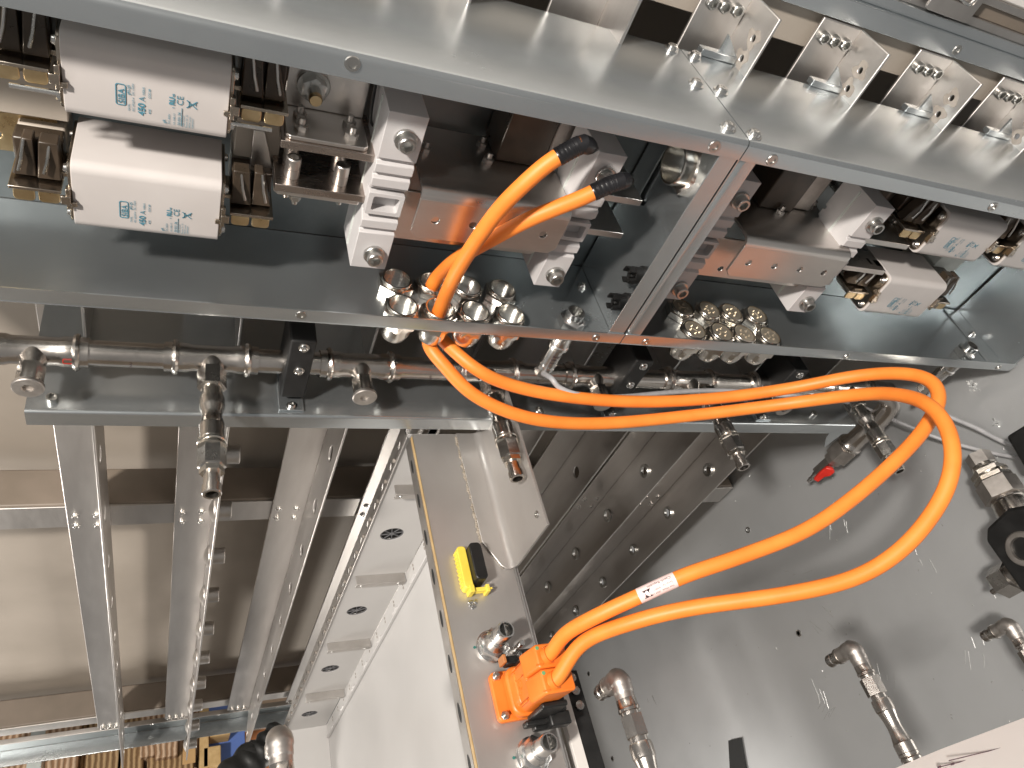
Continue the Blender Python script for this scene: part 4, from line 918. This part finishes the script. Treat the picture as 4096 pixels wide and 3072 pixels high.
# ================================================================== NEAR SIDE COUPLERS WITH ELBOWS
def elbow_coupler(p, label, brass_end):
    """p: the elbow corner; the coupler runs to -Y, the port to -Z"""
    q = thing('elbow_coupler', label, 'coupler', p, 'elbow couplers of the near pipe'); W0 = p; p = V((0, 0, 0))
    m = MB(); m.tube(spline([p+V((0, 0, -.040)), p+V((0, 0, -.022)), p+V((0, 0, -.008)), p+V((0, -.008, 0)), p+V((0, -.022, 0)), p+V((0, -.034, 0))], 7), [.0140]*8+[.0150]*6+[.0172]*9+[.0160]*6+[.0150]*7, 20)
    part('elbow_body', m, 'cast_steel', q, .0, local=True)
    part('elbow_boss', MB().lathe(p+V((-.0105, -.006, -.010)), NX, [(0, .0085), (.0042, .0078), (.0046, .006), (.0046, 0)], 20), 'cast_steel', q, local=True)
    part('port_nut', MB().lathe(p+V((0, 0, -.036)), NZ, [(0, .0150), (.006, .0150), (.007, .0128)], 24), 'gunmetal', q, local=True)
    part('port', MB().ring(p+V((0, 0, -.042)), NZ, [(0, .0118), (.010, .0118), (.011, .0108), (.013, .0108), (.014, .0122), (.024, .0122), (.026, .0112), (.026, .0085), (0, .0085)], 24), 'gunmetal', q, ang=25, local=True)
    o = p+V((0, -.032, 0)); s = 1.0
    for n_, pr, mt in (('neck_ring', [(0, .0152), (.012, .0158), (.014, .0168), (.018, .0168), (.019, .014), (.024, .0138)], 'pipe_steel'),
        ('hex_nut', [(.024, .0158, 6), (.054, .0158, 6), (.055, .0135), (.062, .0135)], 'pipe_steel'),
        ('collar', [(.062, .0165), (.066, .0175), (.082, .0175), (.084, .0162)], 'pipe_steel'),
        ('sleeve', [(.084, .0162), (.096, .0138), (.110, .0128), (.122, .0140), (.134, .0165), (.136, .0178), (.152, .0178), (.153, .0168)], 'pipe_steel'),
        ('ring', [(.153, .0180), (.157, .0180), (.158, .0165), (.161, .0180), (.165, .0180), (.166, .0150), (.172, .0148)], 'pipe_steel'),
        ('hex_body', [(.172, .0150, 6), (.190, .0150, 6), (.191, .0185), (.195, .0185)], 'pipe_steel'),
        ('brass_nut', [(.195, .0170, 6), (.225, .0170, 6), (.227, .0150), (.228, .0165, 6), (.250, .0165, 6)], 'brass' if brass_end else 'pipe_steel')):
        part(n_, MB().lathe(o, NY, pr, 24), mt, q, ang=25, local=True)
    q.scale = (.76, .76, .76)
for (u, v), l, br in (((1120, 2950), 'blurred elbow coupler at the lower left, before the white tray', 0), ((2475, 2712), 'elbow coupler beside the orange connector, over the grey floor', 0), ((3412, 2592), 'elbow coupler with a brass nut, lower right', 1), ((4035, 2497), 'elbow coupler at the right picture edge', 0)):
    elbow_coupler(at(u, v, Y=.215), l, br)

# bracket strip right of the tray front (white gasketed edge and dark profile of the next bay)
t = thing('edge_profile', 'pale strip and dark profile running down beside the orange connector', 'profile', (.5, .2, -1.0))
pe = [at(u, v, Z=-.905) for u, v in ((2205, 2600), (2345, 3072))]
xq = at(2240, 2800, Z=-.905).x
part('pale_strip', MB().box((xq-.0035, -.15, -.912), (xq+.012, .245, -.900)), 'cover_white', t, .0008)
part('dark_profile', MB().box((xq+.0135, -.15, -.925), (xq+.036, .272, -.903)), 'clamp_black', t, .0015)
m = MB()
for y in (.262, .245, .226): m.lathe((xq+.024, y, -.9028), PZ, [(0, .006), (.003, .006), (.0035, .004), (.0035, 0)], 14)
part('profile_bolts', m, 'gunmetal', t)

# black valve block at the right edge
pv = at(4058, 2222, X=1.30)
t = thing('ball_valve', 'black square valve body with a steel port ring at the right picture edge', 'valve', pv)
ax1 = (at(3920, 1830, X=1.30)-at(4100, 2090, X=1.30)); L1 = ax1.length; ax1.normalize()          # towards the upper fitting
sx = V((0, ax1.z, -ax1.y))
if sx.dot(RIGHT) < 0: sx = -sx
m = MB(); m.prism([(-.030, -.062), (.060, -.062), (.066, .050), (.030, .062), (-.020, .052), (-.034, .034)], pv+V((-.03, 0, 0))+sx*.022, sx, ax1, (.065, 0, 0))
part('body', m, 'black_plastic', t, .006)
pr_ = pv+V((-.0305, 0, 0))+sx*.038-ax1*.004
part('port_ring', MB().ring(pr_, NX, [(0, .028), (.004, .028), (.005, .026), (.005, .019), (-.012, .017), (0, .020)], 32), 'cast_steel', t, ang=25)
part('port_bore', MB().lathe(pr_+V((.002, 0, 0)), NX, [(0, .019), (.001, .019), (.001, .012), (-.001, .010), (-.001, 0)], 24), 'gunmetal', t)
b0 = at(4085, 2285, X=1.30)
part('bottom_cap', MB().lathe(b0+V((0, 0, .02)), NZ, [(0, .022), (.022, .022), (.023, .025), (.028, .025), (.029, .021), (.036, .021), (.037, .0235, 6), (.066, .0235, 6), (.070, .019), (.070, 0)], 24), 'gunmetal', t, ang=25)
part('cap_pin', MB().lathe(b0+V((0, -.006, -.048)), NZ, [(0, .0050), (.018, .0050), (.019, .0044), (.019, 0)], 14), 'gunmetal', t)
# fitting on top of it
f0 = at(4085, 2085, X=1.33); fd = (at(3905, 1815, X=1.345)-f0); FLn = fd.length; fd.normalize()
t = thing('threaded_fitting', 'steel pipe fitting with hex nuts above the black valve', 'fitting', f0)
s = FLn/.21
for n_, pr, mt in (('press_sleeve', [(0, .029), (.006, .033), (.014, .033), (.017, .029), (.040, .0285), (.058, .026), (.060, .0275), (.066, .0275), (.068, .026)], 'pipe_steel'),
    ('large_hex', [(.068, .0300, 6), (.118, .0300, 6), (.121, .026)], 'cast_steel'), ('lock_nut', [(.122, .0275, 6), (.133, .0275, 6), (.135, .024), (.140, .024)], 'nickel'),
    ('thin_nut', [(.140, .0268, 6), (.152, .0268, 6), (.154, .023), (.160, .022), (.162, .023), (.164, .0215), (.170, .0215)], 'nickel'), ('square_head', [(.170, .0190, 6), (.205, .0190, 6), (.207, .016)], 'cast_steel')):
    part(n_, MB().lathe(f0, fd, [(h*s, *rest) for h, *rest in pr], 24), mt, t, ang=25)
pbx = [at(u, v, X=1.33) for u, v in ((4020, 1745), (4110, 1690), (4200, 1860), (4110, 1900))]
m = MB(); b_ = [V(p) for p in pbx]; vs = b_+[p+V((.06, 0, 0)) for p in b_]; m.add(vs, [(0, 1, 2, 3), (7, 6, 5, 4), (0, 4, 5, 1), (1, 5, 6, 2), (2, 6, 7, 3), (3, 7, 4, 0)])
single('black_box', m, 'black_plastic', 'black plastic box corner at the right picture edge, above the steel fitting', 'box', bevel=.006)

# rubber strip on the floor, swarf
pf_ = [at(u, v, X=1.4195) for u, v in ((2922, 2960), (2968, 2950), (2990, 3080), (2928, 3080))]
m = MB(); m.add(pf_+[p+V((-.008, 0, 0)) for p in pf_], [(0, 1, 2, 3), (7, 6, 5, 4), (0, 4, 5, 1), (1, 5, 6, 2), (2, 6, 7, 3), (3, 7, 4, 0)])
single('rubber_strip', m, 'rubber', 'short black rubber strip on the floor at the bottom edge', 'strip')
random.seed(11); m = MB()
for k in range(90):
    u, v = random.uniform(2700, 4096), random.uniform(1500, 3000); p = at(u, v, X=1.4196)
    if p.y > .9 or p.z > -.36: continue
    d = V((0, random.uniform(-1, 1), random.uniform(-1, 1))).normalized()*random.uniform(.0006, .0022); m.obox(p, d, V((0, -d.z, d.y)).normalized()*.0005, (.0003, 0, 0))
for (u, v) in ((3880, 1530), (3890, 1555), (3975, 1690), (3990, 1700), (3895, 1540)):
    p = at(u, v, X=1.418)
    for k in range(5): m.obox(p+V((0, random.uniform(-.006, .006), random.uniform(-.006, .006))), V((0, random.uniform(-1, 1), random.uniform(-1, 1)))*.0022, (0, .0004, .0004), (.0005, 0, 0))
ms = MB(); random.seed(21)
for (u, v, n) in ((3360, 2080, 5), (3190, 2300, 4), (3290, 2480, 4), (3330, 2850, 6), (3260, 2760, 4), (3900, 2600, 5), (3990, 2320, 3), (2600, 2760, 3), (3700, 2250, 3), (3560, 2690, 3)):
    a0 = random.uniform(0, 3.14)
    for k in range(n):
        p = at(u+random.uniform(-45, 45), v+random.uniform(-45, 45), X=1.4197); a = a0+random.uniform(-.25, .25); l = random.uniform(.004, .022)
        ms.obox(p, V((0, math.cos(a), math.sin(a)))*l, V((0, -math.sin(a), math.cos(a)))*.00022, (.0002, 0, 0))
tag(part('scratches', ms, 'chrome_nut', fl), kind='stuff')
tag(part('swarf', m, 'chrome_nut'), 'tiny bright metal chips scattered on the grey floor', 'swarf', kind='stuff')

# drawing sheet close to the lens, bottom right
sh = [at(u, v, d=d) for u, v, d in ((3520, 3100, .50), (3760, 3000, .50), (4110, 2868, .50), (4130, 3120, .44), (3560, 3300, .44))]
m = MB(); nrm = V((-.4, -.4, .6)).normalized()*.0006; n_ = len(sh)
m.add(sh+[p-nrm for p in sh], [tuple(range(n_)), tuple(range(2*n_-1, n_-1, -1))]+[(i, (i+1) % n_, (i+1) % n_+n_, i+n_) for i in range(n_)])
ps = thing('drawing_sheet', 'white printed drawing sheet in the bottom right corner', 'paper', sh[1])
part('sheet', m, 'paper', ps)
m = MB()
for a, b in (((3700, 3072), (4100, 2975)), ((3840, 3090), (4100, 3020))):
    pa, pb_ = at(*a, d=.478), at(*b, d=.480); dd = pb_-pa; up = -DOWN
    for k in range(3): m.obox(pa.lerp(pb_, .5)+up*(.0026*k-.003)-FWD*.0018, dd*(.5-.11*k), up*.00030, FWD*.0001)
    for k in range(14): m.obox(pa.lerp(pb_, .06+.066*k)+up*random.uniform(-.004, .001)-FWD*.0018, dd*.018, up*.0007, FWD*.0001)
part('printed_lines', m, 'ink_dark', ps)

# ================================================================== FAR HALL THROUGH THE RACK (lower left)
ZC = -3.30
def hallbox(name, u0, v0, u1, v1, mat, label, cat, dz=0, thick=.25, group=None):
    a, b = at(u0, v0, Z=ZC+dz), at(u1, v1, Z=ZC+dz)
    m = MB().box((min(a.x, b.x), min(a.y, b.y), ZC+dz-thick), (max(a.x, b.x), max(a.y, b.y), ZC+dz))
    return single(name, m, mat, label, cat, group, bevel=.004)
G = 'cardboard stacks beyond the rack'
hallbox('cardboard_stack', -40, 2860, 190, 3160, 'board_edge_pale', 'pale cardboard stack at the far left behind the strap', 'cardboard', 0, group=G)
hallbox('cardboard_stack', 190, 2860, 300, 3160, 'board_edge_pale', 'cardboard stack between the strap and the dark gap', 'cardboard', .03, group=G)
hallbox('cardboard_stack', 304, 2840, 360, 3160, 'board_edge', 'narrow dark cardboard stack left of the first rail foot', 'cardboard', -.03, group=G)
hallbox('cardboard_stack', 364, 2830, 480, 3160, 'board_edge', 'brown cardboard stack under the leftmost rail foot', 'cardboard', .02, group=G)
hallbox('cardboard_stack', 484, 2820, 568, 3160, 'board_edge', 'brown cardboard stack right of the leftmost rail foot', 'cardboard', .02, group=G)
hallbox('cardboard_stack', 572, 2800, 628, 3020, 'board_edge_pale', 'slim buckled cardboard stack with torn pale edges', 'cardboard', .05, group=G)
hallbox('cardboard_stack', 630, 2800, 712, 3020, 'board_edge_pale', 'pale cardboard stack left of the edge-on rail foot', 'cardboard', .06, group=G)
hallbox('cardboard_stack', 590, 3024, 775, 3160, 'board_edge', 'dark cardboard stack below the pale one', 'cardboard', .02, group=G)
hallbox('cardboard_stack', 716, 2780, 795, 3020, 'board_edge_pale', 'pale cardboard stack behind the edge-on rail foot', 'cardboard', -.02, group=G)
hallbox('strap', 134, 2860, 152, 3160, 'gasket', 'pale plastic strap hanging before the cardboard at the far left', 'strap', .06, .004)
hallbox('torn_box', 800, 2780, 835, 3160, 'board_pale', 'torn pale cardboard edge left of the open boxes', 'cardboard', .05)
hallbox('open_box', 838, 2880, 922, 2935, 'board_pale', 'upper open cardboard box before the blue sheet', 'box', .04, .1)
hallbox('open_box', 812, 2990, 884, 3060, 'board_pale', 'lower open cardboard box before the blue sheet', 'box', .05, .1)
hallbox('paper_flap', 732, 2970, 782, 3050, 'board_face', 'plain tan cardboard flap between the stacks', 'cardboard', .08, .004)
hallbox('blue_sheet', 830, 2780, 985, 3160, 'blue_sheet', 'blue plastic sheet behind the open boxes', 'sheet', -.06, .004)
hallbox('beige_board', 988, 2780, 1180, 2935, 'beige_panel', 'beige board beyond the rack, right of the blue sheet', 'board', -.08, .01)
hallbox('brown_board', 960, 2930, 1180, 3160, 'brown_panel', 'rust brown board beyond the rack, below the beige one', 'board', -.07, .01)
# black padded bag behind the blurred elbow coupler
pg = [at(u, v, Z=-2.44) for u, v in ((900, 3190), (945, 3110), (1000, 3050), (1050, 3000), (1085, 2950), (1118, 2905))]
m = MB(); pth = smooth(spline(pg, 8), 2); m.tube(pth, [.072+(.026-.072)*(i/(len(pth)-1))**.8+.004*math.sin(i*.9) for i in range(len(pth))], 20)
m.sphere(pg[2]+V((-.004, .016, .012)), .042, 18, (1, .9, .8))
single('black_bag', m, 'rubber', 'black padded bag behind the blurred elbow coupler, bottom left', 'bag', ang=60)
# ================================================================== small writing and marks
def bent_on(path, r, s_, size, start, face, mat, name, parent=None):
    o = text(s_, (0, 0, 0), PX, PY, size, mat, None, name); me = o.data
    L_ = [0]
    for i in range(1, len(path)): L_.append(L_[-1]+(path[i]-path[i-1]).length)
    for v in me.vertices:
        x = L_[start]+v.co.x; i = max(1, min(len(path)-1, next((k for k in range(len(path)) if L_[k] >= x), len(path)-1)))
        f = (x-L_[i-1])/max(1e-9, L_[i]-L_[i-1]); c = path[i-1].lerp(path[i], f); tg = (path[i]-path[i-1]).normalized()
        fd_ = (face-tg*face.dot(tg)).normalized(); sd = tg.cross(fd_)*-1; a = (v.co.y-size*.35)/r
        v.co = c+(fd_*math.cos(a)+sd*math.sin(a))*(r*1.03)
    if parent:
        o.parent = parent
        if parent.type == 'EMPTY': o.matrix_parent_inverse = Matrix.Translation(-wloc(parent))
    return o
cab = [o for o in C.objects if o.name.startswith('sensor_cable')][0]
gp_ = smooth(spline(GC1, 8), 3); st = min(range(len(gp_)), key=lambda i: (gp_[i]-at(3500, 1640, X=1.30)).length)
bent_on(gp_, .0038, 'OLFLEX CLASSIC 110  2x1.5  CE', .0046, st, (-gp_[st]).normalized(), 'ink_dark', 'print', cab)
for u, s_ in ((520, '2'), (1712, '6'), (2150, '9')):
    x = at(u, 1470, Y=YP).x; text(s_, (x, YP-RP*1.005, ZP-.003), PX, PZ, .009, 'ink_dark', pipe, 'marker_note')
outline('marker_box', rrect(-.122, ZP+.000, -.110, ZP+.008, .002), rrect(-.1212, ZP+.0008, -.1108, ZP+.0072, .0016), (0, YP-RP*1.11, 0), PX, PZ, 'red_handle', pipe)
single('threaded_stud', MB().lathe((-.083, .700, -.8225), NZ, [(0, .006), (.040, .006), (.042, .005), (.042, 0)], 14), 'chrome_nut', 'bright threaded stud poking out below the left end of the pipe shelf', 'stud')
single('blue_clip', MB().box((.945, .690, -.395), (.962, .720, -.372)), 'blue_grey', 'blue grey clip beside the jaw of the upper right fuse', 'clip', bevel=.002)
single('blue_clip', MB().box((1.092, .715, -.452), (1.115, .745, -.428)), 'blue_grey', 'blue grey clip between the two right fuses', 'clip', bevel=.002)
single('red_tab', MB().box((1.305, .700, -.372), (1.34, .73, -.345)), 'red_handle', 'red tab at the right edge above the cut fuse', 'tab', bevel=.002)
